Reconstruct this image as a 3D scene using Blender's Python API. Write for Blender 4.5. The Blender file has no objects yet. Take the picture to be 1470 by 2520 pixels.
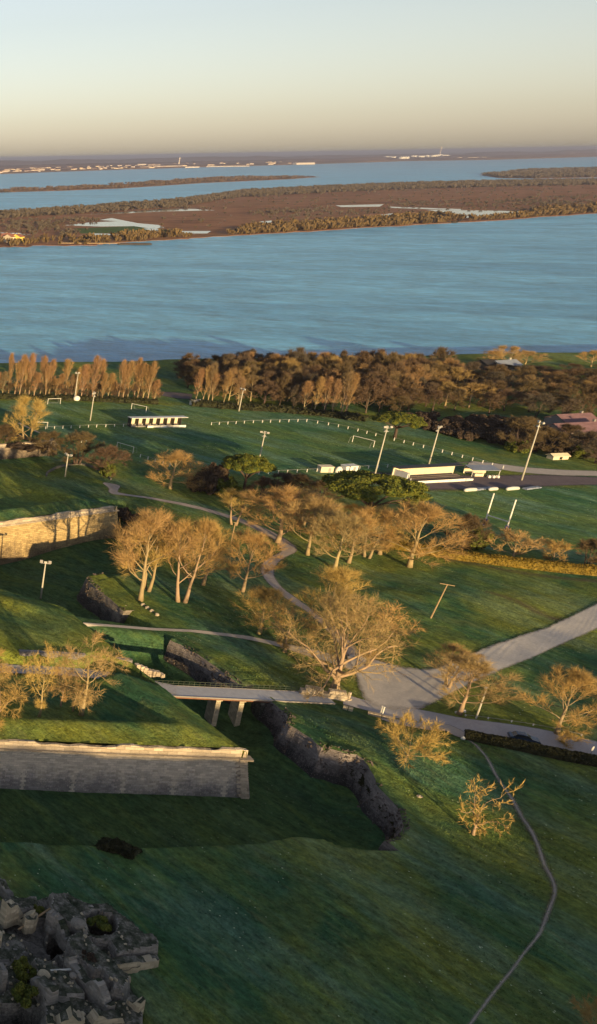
import bpy, bmesh, math, random
import numpy as np
from mathutils import Vector, Matrix
random.seed(7); RNG = np.random.default_rng(7)
S = bpy.context.scene; COL = S.collection
R = math.radians
# ---------------------------------------------------------------- camera model
FPX, PPX, PPY = 2300.0, -850.0, 1260.0      # calibrated on the pitches (goal 7.3 m) and the leaning poles
PITCH, ROLL, CAMZ = R(20.42), R(1.05), 100.0
CP, SP, CR, SR = math.cos(PITCH), math.sin(PITCH), math.cos(ROLL), math.sin(ROLL)
def P(x, y, z=0.0):
    u = (x-PPX)/FPX; v = (PPY-y)/FPX
    a = u*CR+v*SR; b = -u*SR+v*CR
    dz = -SP+CP*b; dy = CP+SP*b
    s = (z-CAMZ)/dz
    return Vector((a*s, dy*s, z))
def proj(X, Y, Z):
    z = Z-CAMZ
    d = Y*CP-z*SP; b = (Y*SP+z*CP)/d; a = X/d
    u = a*CR-b*SR; v = a*SR+b*CR
    return PPX+u*FPX, PPY-v*FPX, d
def z_for(X, Y, py):                          # height on the vertical through (X, Y) seen at row py
    lo, hi = -30.0, 90.0
    for _ in range(40):
        m = (lo+hi)/2
        if proj(X, Y, m)[1] > py: lo = m
        else: hi = m
    return (lo+hi)/2
cam_d = bpy.data.cameras.new('camera'); cam = bpy.data.objects.new('camera', cam_d); COL.objects.link(cam)
cam_d.sensor_fit = 'HORIZONTAL'; cam_d.sensor_width = 36; cam_d.lens = FPX/1470*36
cam_d.shift_x = (735-PPX)/1470; cam_d.shift_y = 0.0
cam_d.clip_start = 1; cam_d.clip_end = 200000
fw = Vector((0, CP, -SP)); up0 = Vector((0, SP, CP)); rt0 = Vector((1, 0, 0))
# image axes: x_img = cos*right + ..., rolled
rt = rt0*CR-up0*SR; upv = rt0*SR+up0*CR
cam.matrix_world = Matrix(((rt.x, upv.x, -fw.x, 0), (rt.y, upv.y, -fw.y, 0), (rt.z, upv.z, -fw.z, CAMZ), (0, 0, 0, 1)))
S.camera = cam
# ---------------------------------------------------------------- light
SUN_E = R(8.0)
w = bpy.data.worlds.new('World'); S.world = w; w.use_nodes = True
nt = w.node_tree; bg = nt.nodes['Background']
sky = nt.nodes.new('ShaderNodeTexSky'); sky.sky_type = 'NISHITA'; sky.sun_disc = False
sky.sun_elevation = SUN_E; sky.sun_rotation = R(180); sky.altitude = 100; sky.air_density = 1.0; sky.dust_density = 0.9; sky.ozone_density = 2.0
hs = nt.nodes.new('ShaderNodeHueSaturation'); hs.inputs['Saturation'].default_value = 0.57; nt.links.new(sky.outputs[0], hs.inputs['Color'])
tn = nt.nodes.new('ShaderNodeMix'); tn.data_type = 'RGBA'; tn.blend_type = 'MULTIPLY'; tn.inputs[0].default_value = 1.0; tn.inputs[7].default_value = (1.05, 0.97, 0.95, 1); nt.links.new(hs.outputs[0], tn.inputs[6])
nt.links.new(tn.outputs[2], bg.inputs[0]); bg.inputs[1].default_value = 0.057
sd = bpy.data.lights.new('sun', 'SUN'); sd.energy = 3.0; sd.angle = R(0.6); sd.color = (1.0, 0.69, 0.32)
sun = bpy.data.objects.new('sun', sd); COL.objects.link(sun); sun.rotation_euler = (R(90)-SUN_E, 0, R(0)); sun.location = (0, -50, 150)
S.view_settings.view_transform = 'Standard'; S.view_settings.look = 'None'; S.view_settings.gamma = 1
S.view_settings.exposure = 1.75
# ---------------------------------------------------------------- materials
def mat(name, rough=0.9, spec=0.3):
    m = bpy.data.materials.new(name); m.use_nodes = True
    b = m.node_tree.nodes['Principled BSDF']; b.inputs['Roughness'].default_value = rough
    b.inputs['Specular IOR Level'].default_value = spec
    return m, m.node_tree, b
def N(t, k, **kw):
    n = t.nodes.new('ShaderNode'+k)
    for a, v in kw.items(): setattr(n, a, v)
    return n
def noise(t, vec, scale, detail=4, rough=0.6, dist=0.0):
    n = N(t, 'TexNoise'); n.inputs['Scale'].default_value = scale; n.inputs['Detail'].default_value = detail
    n.inputs['Roughness'].default_value = rough; n.inputs['Distortion'].default_value = dist
    t.links.new(vec, n.inputs['Vector']); return n.outputs['Fac']
def ramp(t, fac, stops):
    r = N(t, 'ValToRGB'); e = r.color_ramp.elements
    e[0].position, e[0].color = stops[0][0], (*stops[0][1], 1)
    e[1].position, e[1].color = stops[1][0], (*stops[1][1], 1)
    for p, c in stops[2:]:
        q = e.new(p); q.color = (*c, 1)
    t.links.new(fac, r.inputs[0]); return r.outputs[0]
def g3(v): return (v, v, v)
def mix(t, fac, a, b, mode='MIX'):
    m = N(t, 'Mix'); m.data_type = 'RGBA'; m.blend_type = mode
    if isinstance(fac, float): m.inputs[0].default_value = fac
    else: t.links.new(fac, m.inputs[0])
    for i, c in ((6, a), (7, b)):
        if isinstance(c, tuple): m.inputs[i].default_value = (*c, 1)
        else: t.links.new(c, m.inputs[i])
    return m.outputs[2]
def mapping(t, vec, scale=(1, 1, 1), rot=(0, 0, 0)):
    m = N(t, 'Mapping'); m.inputs['Scale'].default_value = scale; m.inputs['Rotation'].default_value = rot
    t.links.new(vec, m.inputs['Vector']); return m.outputs[0]
def geo_pos(t): return N(t, 'NewGeometry').outputs['Position']
def bump(t, b, h, dist, strength=1.0):
    n = N(t, 'Bump'); n.inputs['Distance'].default_value = dist; n.inputs['Strength'].default_value = strength
    t.links.new(h, n.inputs['Height']); t.links.new(n.outputs[0], b.inputs['Normal'])
def math_n(t, op, a, b=None, clamp=False):
    m = N(t, 'Math', operation=op); m.use_clamp = clamp
    for i, v in ((0, a), (1, b)):
        if v is None: continue
        if isinstance(v, (int, float)): m.inputs[i].default_value = v
        else: t.links.new(v, m.inputs[i])
    return m.outputs[0]

def grass_mat(name, tone=1.0, dry=0.42, frost=0.3):
    m, t, b = mat(name, 1.0, 0.05)
    p = geo_pos(t)
    st = mapping(t, p, (1, 1, 1), (0, 0, R(68)))
    st2 = mapping(t, st, (0.35, 1.3, 1))
    big = noise(t, p, 0.035, 4, 0.6, 0.4); mid = noise(t, st2, 0.16, 5, 0.65, 0.6); fine = noise(t, p, 1.6, 4, 0.7)
    vf = noise(t, p, 6.0, 2, 0.6)
    c = ramp(t, mid, [(0.3, (0.022, 0.056, 0.034)), (0.7, (0.090, 0.130, 0.036)), (0.5, (0.038, 0.080, 0.038))])
    f1 = ramp(t, big, [(0.40, g3(0)), (0.58, g3(dry*1.3))])
    c = mix(t, f1, c, (0.22, 0.19, 0.020))
    dn = noise(t, st2, 0.42, 5, 0.7)
    c = mix(t, ramp(t, dn, [(0.54, g3(0)), (0.72, g3(dry*0.8))]), c, (0.20, 0.155, 0.065))
    fr = noise(t, mapping(t, st, (0.25, 0.9, 1)), 0.10, 6, 0.7, 0.3)
    c = mix(t, ramp(t, fr, [(0.48, g3(0)), (0.66, g3(frost*1.3))]), c, (0.125, 0.185, 0.165))
    c = mix(t, ramp(t, fine, [(0.3, g3(0.55)), (0.75, g3(0.0))]), c, (0.012, 0.036, 0.020))
    f2 = noise(t, mapping(t, st, (0.5, 1, 1)), 0.9, 5, 0.8)
    c = mix(t, 0.85, c, ramp(t, f2, [(0.32, g3(0.42)), (0.68, g3(1.5))]), 'MULTIPLY')
    sp = N(t, 'TexVoronoi'); sp.inputs['Scale'].default_value = 0.9; t.links.new(p, sp.inputs['Vector'])
    clump = noise(t, p, 0.07, 3, 0.5)
    dot = math_n(t, 'MULTIPLY', math_n(t, 'LESS_THAN', sp.outputs['Distance'], 0.10), math_n(t, 'GREATER_THAN', clump, 0.53))
    c = mix(t, math_n(t, 'MULTIPLY', dot, 0.55*frost/0.3), c, (0.42, 0.42, 0.30))
    c = mix(t, 1.0, c, (1.62*tone, 1.85*tone, 1.75*tone), 'MULTIPLY')
    t.links.new(c, b.inputs['Base Color'])
    hsum = math_n(t, 'ADD', fine, math_n(t, 'MULTIPLY', vf, 0.5))
    bump(t, b, math_n(t, 'ADD', hsum, math_n(t, 'MULTIPLY', f2, 1.5)), 0.34, 1.0)
    return m
M_GRASS = grass_mat('meadow_grass')
M_FIELD = grass_mat('pitch_grass', 1.22, 0.18, 0.42)
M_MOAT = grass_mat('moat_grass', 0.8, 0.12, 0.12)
M_TURF = grass_mat('rampart_turf', 1.0, 0.5, 0.1)

def stone_mat(name, light=(0.42, 0.34, 0.24), dark=(0.085, 0.078, 0.075), stain=0.5, quoin=0.0, sx=0.75, sy=0.32, v0=-7.0, v1=2.0):
    m, t, b = mat(name, 0.95, 0.2)
    uv = N(t, 'UVMap').outputs[0]; p = geo_pos(t)
    wob = N(t, 'VectorMath', operation='ADD'); nn = N(t, 'TexNoise'); nn.inputs['Scale'].default_value = 0.8
    t.links.new(uv, nn.inputs['Vector'])
    sc = N(t, 'VectorMath', operation='SCALE'); sc.inputs['Scale'].default_value = 0.25
    t.links.new(nn.outputs['Color'], sc.inputs[0]); t.links.new(uv, wob.inputs[0]); t.links.new(sc.outputs[0], wob.inputs[1])
    br = N(t, 'TexBrick'); br.inputs['Scale'].default_value = 1.0; br.inputs['Brick Width'].default_value = sx; br.inputs['Row Height'].default_value = sy
    br.inputs['Mortar Size'].default_value = 0.025; br.inputs['Mortar Smooth'].default_value = 0.4; br.inputs['Bias'].default_value = -0.1
    br.inputs['Color1'].default_value = (0.25, 0.25, 0.25, 1); br.inputs['Color2'].default_value = (1, 1, 1, 1); br.inputs['Mortar'].default_value = (0.35, 0.35, 0.35, 1)
    t.links.new(wob.outputs[0], br.inputs['Vector'])
    big = noise(t, p, 0.16, 5, 0.65, 0.5); spk = noise(t, p, 2.6, 4, 0.75); streak = noise(t, mapping(t, uv, (0.8, 0.12, 1)), 1.0, 4, 0.6)
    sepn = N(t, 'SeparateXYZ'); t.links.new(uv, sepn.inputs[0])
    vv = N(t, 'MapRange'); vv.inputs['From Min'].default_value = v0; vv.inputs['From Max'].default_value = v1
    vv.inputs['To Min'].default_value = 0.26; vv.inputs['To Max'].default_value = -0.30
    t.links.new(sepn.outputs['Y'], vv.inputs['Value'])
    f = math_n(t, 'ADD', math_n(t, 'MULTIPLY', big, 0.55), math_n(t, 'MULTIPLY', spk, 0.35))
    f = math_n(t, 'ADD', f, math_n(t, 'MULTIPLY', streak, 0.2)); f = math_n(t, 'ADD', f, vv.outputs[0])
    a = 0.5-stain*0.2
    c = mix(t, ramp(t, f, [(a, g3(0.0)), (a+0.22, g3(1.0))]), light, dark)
    brv = ramp(t, br.outputs['Color'], [(0.0, g3(0.45)), (1.0, g3(1.25))])
    c = mix(t, 0.75, c, brv, 'MULTIPLY')
    pale = math_n(t, 'GREATER_THAN', noise(t, p, 4.5, 1, 0.5), 0.66)
    c = mix(t, math_n(t, 'MULTIPLY', pale, 0.5), c, light)
    if quoin:
        q = math_n(t, 'MODULO', math_n(t, 'ADD', sepn.outputs['X'], 400.0), quoin)
        q = math_n(t, 'ABSOLUTE', math_n(t, 'SUBTRACT', q, quoin/2))
        row = math_n(t, 'MODULO', math_n(t, 'FLOOR', math_n(t, 'DIVIDE', math_n(t, 'ADD', sepn.outputs['Y'], 40.0), 0.42)), 2.0)
        wd = math_n(t, 'ADD', math_n(t, 'MULTIPLY', row, 0.30), 0.25)
        qm = math_n(t, 'LESS_THAN', q, wd)
        hole = math_n(t, 'GREATER_THAN', noise(t, p, 1.1, 2, 0.5), 0.36)
        c = mix(t, math_n(t, 'MULTIPLY', math_n(t, 'MULTIPLY', qm, hole), 0.9), c, mix(t, 0.7, light, brv, 'MULTIPLY'))
    t.links.new(c, b.inputs['Base Color'])
    bump(t, b, math_n(t, 'ADD', math_n(t, 'MULTIPLY', br.outputs['Fac'], -0.6), math_n(t, 'MULTIPLY', spk, 1.6)), 0.22, 1.0)
    return m
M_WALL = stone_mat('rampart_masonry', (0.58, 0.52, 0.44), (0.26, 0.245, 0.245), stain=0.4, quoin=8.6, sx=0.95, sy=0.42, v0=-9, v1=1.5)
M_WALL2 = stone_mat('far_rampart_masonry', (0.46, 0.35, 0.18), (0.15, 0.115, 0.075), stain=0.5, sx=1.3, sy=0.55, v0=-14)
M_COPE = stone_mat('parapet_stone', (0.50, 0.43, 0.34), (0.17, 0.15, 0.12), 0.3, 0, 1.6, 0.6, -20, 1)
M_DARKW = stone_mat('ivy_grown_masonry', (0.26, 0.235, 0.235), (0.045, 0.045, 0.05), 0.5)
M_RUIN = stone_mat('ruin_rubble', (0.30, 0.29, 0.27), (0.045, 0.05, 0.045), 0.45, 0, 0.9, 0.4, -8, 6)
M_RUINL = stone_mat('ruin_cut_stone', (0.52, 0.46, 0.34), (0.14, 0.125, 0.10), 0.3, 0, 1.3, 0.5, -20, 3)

def flat_mat(name, col, rough=0.8, var=0.25, scale=1.0, spec=0.3, dark=None, metal=0.0):
    m, t, b = mat(name, rough, spec); p = geo_pos(t)
    n = noise(t, p, scale, 5, 0.65); d = dark or tuple(c*(1-var) for c in col)
    t.links.new(ramp(t, n, [(0.3, d), (0.7, col)]), b.inputs['Base Color']); b.inputs['Metallic'].default_value = metal
    return m
M_WHITE = flat_mat('white_paint', (0.75, 0.75, 0.72), 0.6)
M_POLE = flat_mat('pale_concrete', (0.42, 0.41, 0.36), 0.8, 0.2, 0.5)
M_WOOD = flat_mat('weathered_wood', (0.34, 0.25, 0.15), 0.9, 0.35, 1.5)
M_GREYM = flat_mat('grey_metal', (0.30, 0.31, 0.33), 0.5, 0.2)
M_DARK = flat_mat('dark_paint', (0.03, 0.03, 0.035), 0.6)
M_ROOF = flat_mat('clay_roof', (0.30, 0.13, 0.09), 0.9, 0.4, 0.8)
M_PROOF = flat_mat('purple_brown_roof', (0.20, 0.12, 0.14), 0.9, 0.4, 0.8)
M_CREAM = flat_mat('cream_render', (0.62, 0.55, 0.42), 0.9, 0.15)
M_BLUE = flat_mat('blue_pad', (0.02, 0.06, 0.35), 0.7)
M_GLASS = flat_mat('dark_glass', (0.02, 0.025, 0.03), 0.15, spec=0.6)
M_CARP = flat_mat('dark_blue_car_paint', (0.018, 0.045, 0.10), 0.25, spec=0.6)
M_TYRE = flat_mat('tyre_rubber', (0.02, 0.02, 0.02), 0.9)
M_TARP = flat_mat('pale_tarpaulin', (0.55, 0.57, 0.55), 0.6, 0.2, 0.6)
M_TARPB = flat_mat('blue_grey_tarpaulin', (0.20, 0.24, 0.33), 0.6, 0.25, 0.6)
M_CONC = flat_mat('grey_concrete', (0.24, 0.23, 0.23), 0.9, 0.3, 0.4)
M_LAMP = flat_mat('lamp_housing', (0.42, 0.41, 0.38), 0.5)

def bark_mat(name, a, b2, mottled=True):
    m, t, b = mat(name, 0.95, 0.1); oi = N(t, 'ObjectInfo')
    c = ramp(t, oi.outputs['Random'], [(0.0, a), (1.0, b2), (0.35, tuple(x*k for x, k in zip(a, (0.80, 0.74, 0.85)))), (0.7, tuple(x*k for x, k in zip(a, (0.92, 0.78, 1.05))))])
    n = noise(t, N(t, 'TexCoord').outputs['Object'], 0.9, 3, 0.6)
    c = mix(t, ramp(t, n, [(0.35, g3(0.45)), (0.65, g3(0.0))]), c, tuple(x*0.55 for x in a))
    t.links.new(c, b.inputs['Base Color']); return m
M_BARK = bark_mat('pale_bark', (0.36, 0.30, 0.16), (0.25, 0.215, 0.135))
M_TWIG = bark_mat('tan_twigs', (0.44, 0.325, 0.110), (0.30, 0.24, 0.125))
M_PTWIG = bark_mat('poplar_twigs', (0.36, 0.245, 0.105), (0.19, 0.15, 0.09))
M_WTWIG = bark_mat('wood_twigs', (0.140, 0.110, 0.060), (0.085, 0.080, 0.068))
M_GTWIG = bark_mat('olive_twigs', (0.28, 0.205, 0.085), (0.16, 0.125, 0.075))
M_DBARK = bark_mat('dark_bark', (0.10, 0.08, 0.06), (0.07, 0.06, 0.05))
def leaf_mat(name, a, b2):
    m, t, b = mat(name, 0.8, 0.2); oi = N(t, 'ObjectInfo'); p = geo_pos(t)
    c = mix(t, ramp(t, noise(t, p, 0.9, 4, 0.7), [(0.35, g3(0)), (0.68, g3(1))]), a, b2)
    t.links.new(c, b.inputs['Base Color']); return m
M_PINE = leaf_mat('pine_needles', (0.030, 0.055, 0.012), (0.15, 0.15, 0.018))
M_IVY = leaf_mat('ivy_leaves', (0.035, 0.060, 0.012), (0.12, 0.13, 0.02))
M_HEDGE = leaf_mat('beech_hedge', (0.11, 0.085, 0.016), (0.21, 0.145, 0.022))
M_DHEDGE = leaf_mat('dark_hedge', (0.016, 0.022, 0.012), (0.045, 0.045, 0.020))
M_SCRUB = leaf_mat('brown_scrub', (0.035, 0.028, 0.022), (0.085, 0.060, 0.045))

def path_mat(name, a, b2, edge_in=0.30, rag=0.5):
    m, t, b = mat(name, 0.95, 0.1); p = geo_pos(t)
    c = ramp(t, noise(t, p, 0.35, 5, 0.7), [(0.3, a), (0.7, b2)])
    c = mix(t, ramp(t, noise(t, p, 3.0, 3, 0.7), [(0.35, g3(0.35)), (0.7, g3(0))]), c, tuple(x*0.5 for x in a))
    t.links.new(c, b.inputs['Base Color'])
    uv = N(t, 'UVMap').outputs[0]; s = N(t, 'SeparateXYZ'); t.links.new(uv, s.inputs[0])
    e = math_n(t, 'SUBTRACT', 1.0, math_n(t, 'ABSOLUTE', s.outputs['X']))
    nz = noise(t, p, 0.7, 5, 0.75)
    k = math_n(t, 'SUBTRACT', e, math_n(t, 'MULTIPLY', nz, rag))
    al = N(t, 'MapRange'); al.inputs['From Min'].default_value = -0.02; al.inputs['From Max'].default_value = edge_in
    t.links.new(k, al.inputs['Value']); t.links.new(al.outputs[0], b.inputs['Alpha'])
    return m
M_GRAVEL = path_mat('pale_gravel', (0.40, 0.37, 0.34), (0.54, 0.50, 0.46), 0.2, 0.35)
M_GRAVELP = path_mat('pinkish_gravel', (0.34, 0.285, 0.26), (0.50, 0.44, 0.40), 0.25, 0.4)
M_ASPH = path_mat('pale_asphalt', (0.36, 0.36, 0.39), (0.46, 0.46, 0.49), 0.05, 0.12)
M_TRACK = path_mat('worn_track', (0.30, 0.27, 0.24), (0.52, 0.48, 0.44), 0.8, 0.7)
M_WORN = path_mat('worn_grass', (0.13, 0.10, 0.07), (0.20, 0.16, 0.12), 1.2, 0.9)
M_PARK = path_mat('brown_asphalt', (0.12, 0.10, 0.115), (0.17, 0.145, 0.155), 0.25, 0.3)

m, t, b = mat('river_water', 0.30, 0.27); M_WATER = m
p = geo_pos(t)
sw = mapping(t, p, (1, 1, 1), (0, 0, R(28)))
w1 = noise(t, mapping(t, sw, (0.35, 1, 1)), 0.10, 8, 0.78); w2 = noise(t, mapping(t, sw, (0.25, 1.0, 1)), 0.014, 5, 0.6, 0.5)
b.inputs['Specular Tint'].default_value = (0.78, 0.92, 1.0, 1)
w3 = noise(t, mapping(t, sw, (0.6, 1, 1)), 0.07, 9, 0.9)
wc = mix(t, 0.8, ramp(t, w2, [(0.38, (0.065, 0.270, 0.490)), (0.62, (0.130, 0.410, 0.670))]), ramp(t, w3, [(0.32, g3(0.25)), (0.66, g3(1.9))]), 'MULTIPLY')  # w3 paints bright and dark ripple streaks into the base colour
t.links.new(wc, b.inputs['Base Color'])
bn = N(t, 'Bump'); bn.inputs['Distance'].default_value = 7.0; bn.inputs['Strength'].default_value = 0.8
t.links.new(w1, bn.inputs['Height']); t.links.new(bn.outputs[0], b.inputs['Normal'])
m, t, b = mat('pond_water', 0.06, 0.5); b.inputs['Base Color'].default_value = (0.10, 0.12, 0.13, 1); M_POND = m
def marsh_mat(name, stops, s1=0.006, s2=0.03):
    m, t, b = mat(name, 1.0, 0.05); p = geo_pos(t)
    c = ramp(t, noise(t, mapping(t, p, (0.4, 1, 1), (0, 0, R(-15))), s1, 5, 0.65, 0.3), stops)
    c = mix(t, ramp(t, noise(t, p, s2, 4, 0.7), [(0.35, g3(0.5)), (0.7, g3(0))]), c, (0.05, 0.035, 0.025))
    t.links.new(c, b.inputs['Base Color']); return m
M_MARSH = marsh_mat('marsh_reeds', [(0.3, (0.22, 0.105, 0.055)), (0.55, (0.36, 0.185, 0.10)), (0.8, (0.15, 0.125, 0.055))])
M_FAR = marsh_mat('far_fields', [(0.3, (0.085, 0.055, 0.045)), (0.6, (0.14, 0.10, 0.07)), (0.8, (0.06, 0.07, 0.04))], 0.0012, 0.006)
M_MUD = flat_mat('river_mud', (0.12, 0.09, 0.075), 0.7, 0.4, 0.3)
# ---------------------------------------------------------------- object helpers
def link(o): COL.objects.link(o); return o
def tag(o, label=None, cat=None, group=None, kind=None):
    if label: o['label'] = label
    if cat: o['category'] = cat
    if group: o['group'] = group
    if kind: o['kind'] = kind
    return o
def empty(name, loc, rz=0.0):
    o = bpy.data.objects.new(name, None); link(o); o.location = loc; o.rotation_euler = (0, 0, rz); o.empty_display_size = 0.5
    return o
def me_from(name, V, F, mt, smooth=False, uvs=None):
    me = bpy.data.meshes.new(name); me.from_pydata([tuple(v) for v in V], [], F); me.update()
    if mt is not None:
        for q in (mt if isinstance(mt, (list, tuple)) else [mt]): me.materials.append(q)
    if smooth: me.polygons.foreach_set('use_smooth', [True]*len(me.polygons))
    if uvs is not None:
        uv = me.uv_layers.new(name='UVMap'); li = np.empty(len(me.loops), dtype=np.int32); me.loops.foreach_get('vertex_index', li)
        uv.data.foreach_set('uv', np.asarray(uvs, dtype=np.float32)[li].ravel())
    return me
def obj(name, me, parent=None, loc=None):
    o = bpy.data.objects.new(name, me); link(o)
    if parent is not None: o.parent = parent
    if loc is not None: o.location = loc
    return o
class MB:
    def __init__(s): s.V = []; s.F = []; s.U = []
    def add(s, V, F, U=None):
        n = len(s.V); s.V += [tuple(v) for v in V]; s.F += [tuple(i+n for i in f) for f in F]
        s.U += list(U) if U is not None else [(v[0], v[2]) for v in V]
    def box(s, c, size, rz=0.0, tilt=0.0, taper=0.0):
        x, y, z = (q/2 for q in size); ca, sa = math.cos(rz), math.sin(rz); V = []; ct, st_ = math.cos(tilt), math.sin(tilt)
        for k in (-1, 1):
            f = 1-taper if k > 0 else 1
            for i, j in ((-1, -1), (1, -1), (1, 1), (-1, 1)):
                a, b, cc = i*x*f, j*y*f, k*z
                b, cc = b*ct-cc*st_, b*st_+cc*ct
                V.append((c[0]+a*ca-b*sa, c[1]+a*sa+b*ca, c[2]+cc))
        s.add(V, [(0, 3, 2, 1), (4, 5, 6, 7), (0, 1, 5, 4), (1, 2, 6, 5), (2, 3, 7, 6), (3, 0, 4, 7)], [(v[0]+v[1], v[2]) for v in V])
    def tube(s, pts, rad, n=6, cap=True):
        pts = [Vector(q) for q in pts]; m = len(pts); V = []; F = []
        ref = Vector((0.3, 0.9, 0.1)).normalized()
        for i, q in enumerate(pts):
            d = (pts[min(i+1, m-1)]-pts[max(i-1, 0)]).normalized()
            a = d.cross(ref)
            if a.length < 0.1: a = d.cross(Vector((1, 0, 0)))
            a.normalize(); b = d.cross(a); r = rad[i] if isinstance(rad, (list, tuple)) else rad
            for k in range(n):
                t_ = 2*math.pi*k/n; V.append(q+a*(r*math.cos(t_))+b*(r*math.sin(t_)))
        for i in range(m-1):
            for k in range(n):
                k2 = (k+1) % n; F.append((i*n+k, i*n+k2, (i+1)*n+k2, (i+1)*n+k))
        if cap: F.append(tuple(range(n-1, -1, -1))); F.append(tuple((m-1)*n+k for k in range(n)))
        s.add(V, F)
    def build(s, name, mt, parent=None, smooth=False, uv=False):
        return obj(name, me_from(name, s.V, s.F, mt, smooth, s.U if uv else None), parent)
    def mesh(s, name, mt, smooth=False, uv=False): return me_from(name, s.V, s.F, mt, smooth, s.U if uv else None)
def copy_tree(o, parent=None):
    c = o.copy(); COL.objects.link(c); c.parent = parent
    for ch in list(o.children): copy_tree(ch, c)
    return c
# ---------------------------------------------------------------- numpy noise / sdf
_LAT = RNG.random((256, 256))
def vn(x, y):
    x = np.asarray(x, float); y = np.asarray(y, float)
    xi = np.floor(x).astype(int); yi = np.floor(y).astype(int); fx = x-xi; fy = y-yi
    fx = fx*fx*(3-2*fx); fy = fy*fy*(3-2*fy)
    a = _LAT[xi & 255, yi & 255]; b = _LAT[(xi+1) & 255, yi & 255]; c = _LAT[xi & 255, (yi+1) & 255]; d = _LAT[(xi+1) & 255, (yi+1) & 255]
    return (a*(1-fx)+b*fx)*(1-fy)+(c*(1-fx)+d*fx)*fy-0.5
def fbm(x, y, o=4):
    s = 0; a = 1.0
    for k in range(o): s = s+a*vn(x*2**k+17.3*k, y*2**k+9.1*k); a *= 0.5
    return s
def sstep(a, b, x):
    t_ = np.clip((x-a)/(b-a), 0, 1); return t_*t_*(3-2*t_)
def poly_sdf(poly, X, Y):                     # positive inside
    X = np.asarray(X, float); Y = np.asarray(Y, float); d = np.full(X.shape, 1e9); ins = np.zeros(X.shape, bool)
    n = len(poly)
    for i in range(n):
        x1, y1 = poly[i][:2]; x2, y2 = poly[(i+1) % n][:2]
        ex, ey = x2-x1, y2-y1; L = ex*ex+ey*ey+1e-12
        t_ = np.clip(((X-x1)*ex+(Y-y1)*ey)/L, 0, 1)
        d = np.minimum(d, (X-x1-t_*ex)**2+(Y-y1-t_*ey)**2)
        c = ((y1 > Y) != (y2 > Y)); xx = x1+(Y-y1)*ex/(ey if abs(ey) > 1e-9 else 1e-9)
        ins ^= (c & (X < xx))
    d = np.sqrt(d); return np.where(ins, d, -d)
def line_dist(pts, X, Y):
    d = np.full(np.shape(X), 1e9)
    for i in range(len(pts)-1):
        x1, y1 = pts[i][:2]; x2, y2 = pts[i+1][:2]; ex, ey = x2-x1, y2-y1; L = ex*ex+ey*ey+1e-12
        t_ = np.clip(((X-x1)*ex+(Y-y1)*ey)/L, 0, 1); d = np.minimum(d, (X-x1-t_*ex)**2+(Y-y1-t_*ey)**2)
    return np.sqrt(d)
# ---------------------------------------------------------------- terrain
FLOOR = -6.5
rim_px = [(0, 2045), (200, 2052), (350, 2060), (500, 2058), (633, 2053), (699, 2041), (755, 2043), (796, 2050), (842, 2067), (894, 2071), (946, 2071), (970, 2064), (988, 2046), (991, 2022), (977, 1991), (956, 1970), (928, 1945), (922, 1928), (901, 1897), (873, 1876), (841, 1869), (810, 1858), (789, 1855), (761, 1831), (727, 1806), (704, 1789), (706, 1771), (685, 1740), (657, 1718)]
rim2_px = [(600, 1690), (560, 1665), (520, 1636), (480, 1608), (445, 1588), (418, 1575)]
rim3_px = [(306, 1500), (265, 1466), (212, 1421), (251, 1411), (310, 1398), (350, 1350), (372, 1300), (340, 1262), (300, 1240)]
rim = [P(*q).xy for q in rim_px]; rim2 = [P(*q).xy for q in rim2_px]; rim3 = [P(*q).xy for q in rim3_px]
MOAT = [Vector((-300, 150)), Vector((-60, 130))]+rim+rim2+rim3+[Vector((120, 280)), Vector((60, 300)), Vector((-300, 320))]
causeway = [P(100, 1525, -2).xy, P(330, 1543).xy, P(420, 1553).xy]
ISCARP = 0
ROADLINE = [(108, 160.3), (131, 157.3)]+[tuple(P(*q_).xy) for q_ in [(900, 1736), (1000, 1758), (1100, 1780), (1250, 1806), (1480, 1850), (1650, 1885)]]
RUIN = [tuple(P(x, y, 0.5).xy) for x, y in [(-240, 2220), (0, 2235), (60, 2245), (160, 2232), (205, 2258), (262, 2258), (300, 2280), (350, 2318), (366, 2335), (270, 2380), (320, 2440), (335, 2470), (330, 2600), (-280, 2700)]]
def height(X, Y):
    X = np.asarray(X, float); Y = np.asarray(Y, float)
    flat = 1-0.8*sstep(250, 290, Y)
    z = (fbm(X/34, Y/34, 2)*1.3+fbm(X/8+5, Y/8, 3)*0.30)*flat
    # gentle swell of the glacis in front of the covered way
    z += 1.3*np.exp(-(((X-128)/16)**2+((Y-140)/10)**2))-0.5*np.exp(-(((X-150)/12)**2+((Y-128)/9)**2))
    z += 0.9*np.exp(-(((X-190)/25)**2+((Y-200)/9)**2))
    rdz = line_dist(ROADLINE, X, Y); z = z+(-0.12-z)*sstep(8.5, 3.0, rdz)
    bl = 497+5*vn(X/40, 3.3)+2*vn(X/9, 1.1)
    z = z*(1-sstep(470, 490, Y)*0.6)-sstep(bl-16, bl+6, Y)*11-sstep(bl+6, bl+40, Y)*3
    s = poly_sdf(MOAT, X, Y)
    k = sstep(-2.2, 0.2, s); rk = sstep(-1.0, 1.5, poly_sdf(RUIN, X, Y)); z = z*(1-rk)-7.5*rk
    fl = FLOOR+fbm(X/20+3, Y/20, 3)*0.7
    fl = fl+2.0*sstep(5.5, 1.0, s)*sstep(105, 112, X)
    fl = fl-3.0*sstep(132, 96, X)*sstep(222, 238, Y)
    fl = fl+sstep(6.0, 1.6, line_dist(causeway, X, Y))*(-0.3-fl)*1.0
    z = z*(1-k)+fl*k
    z += (33.6-4.2*sstep(119, 123, X)*sstep(141, 132, X)+3.0*sstep(165, 185, X)+2.2*fbm(X/14, 7.7, 3))*sstep(-45, -92, Y)  # unseen ridge behind the camera, added and shaped to shade foreground and moat
    return z
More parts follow.
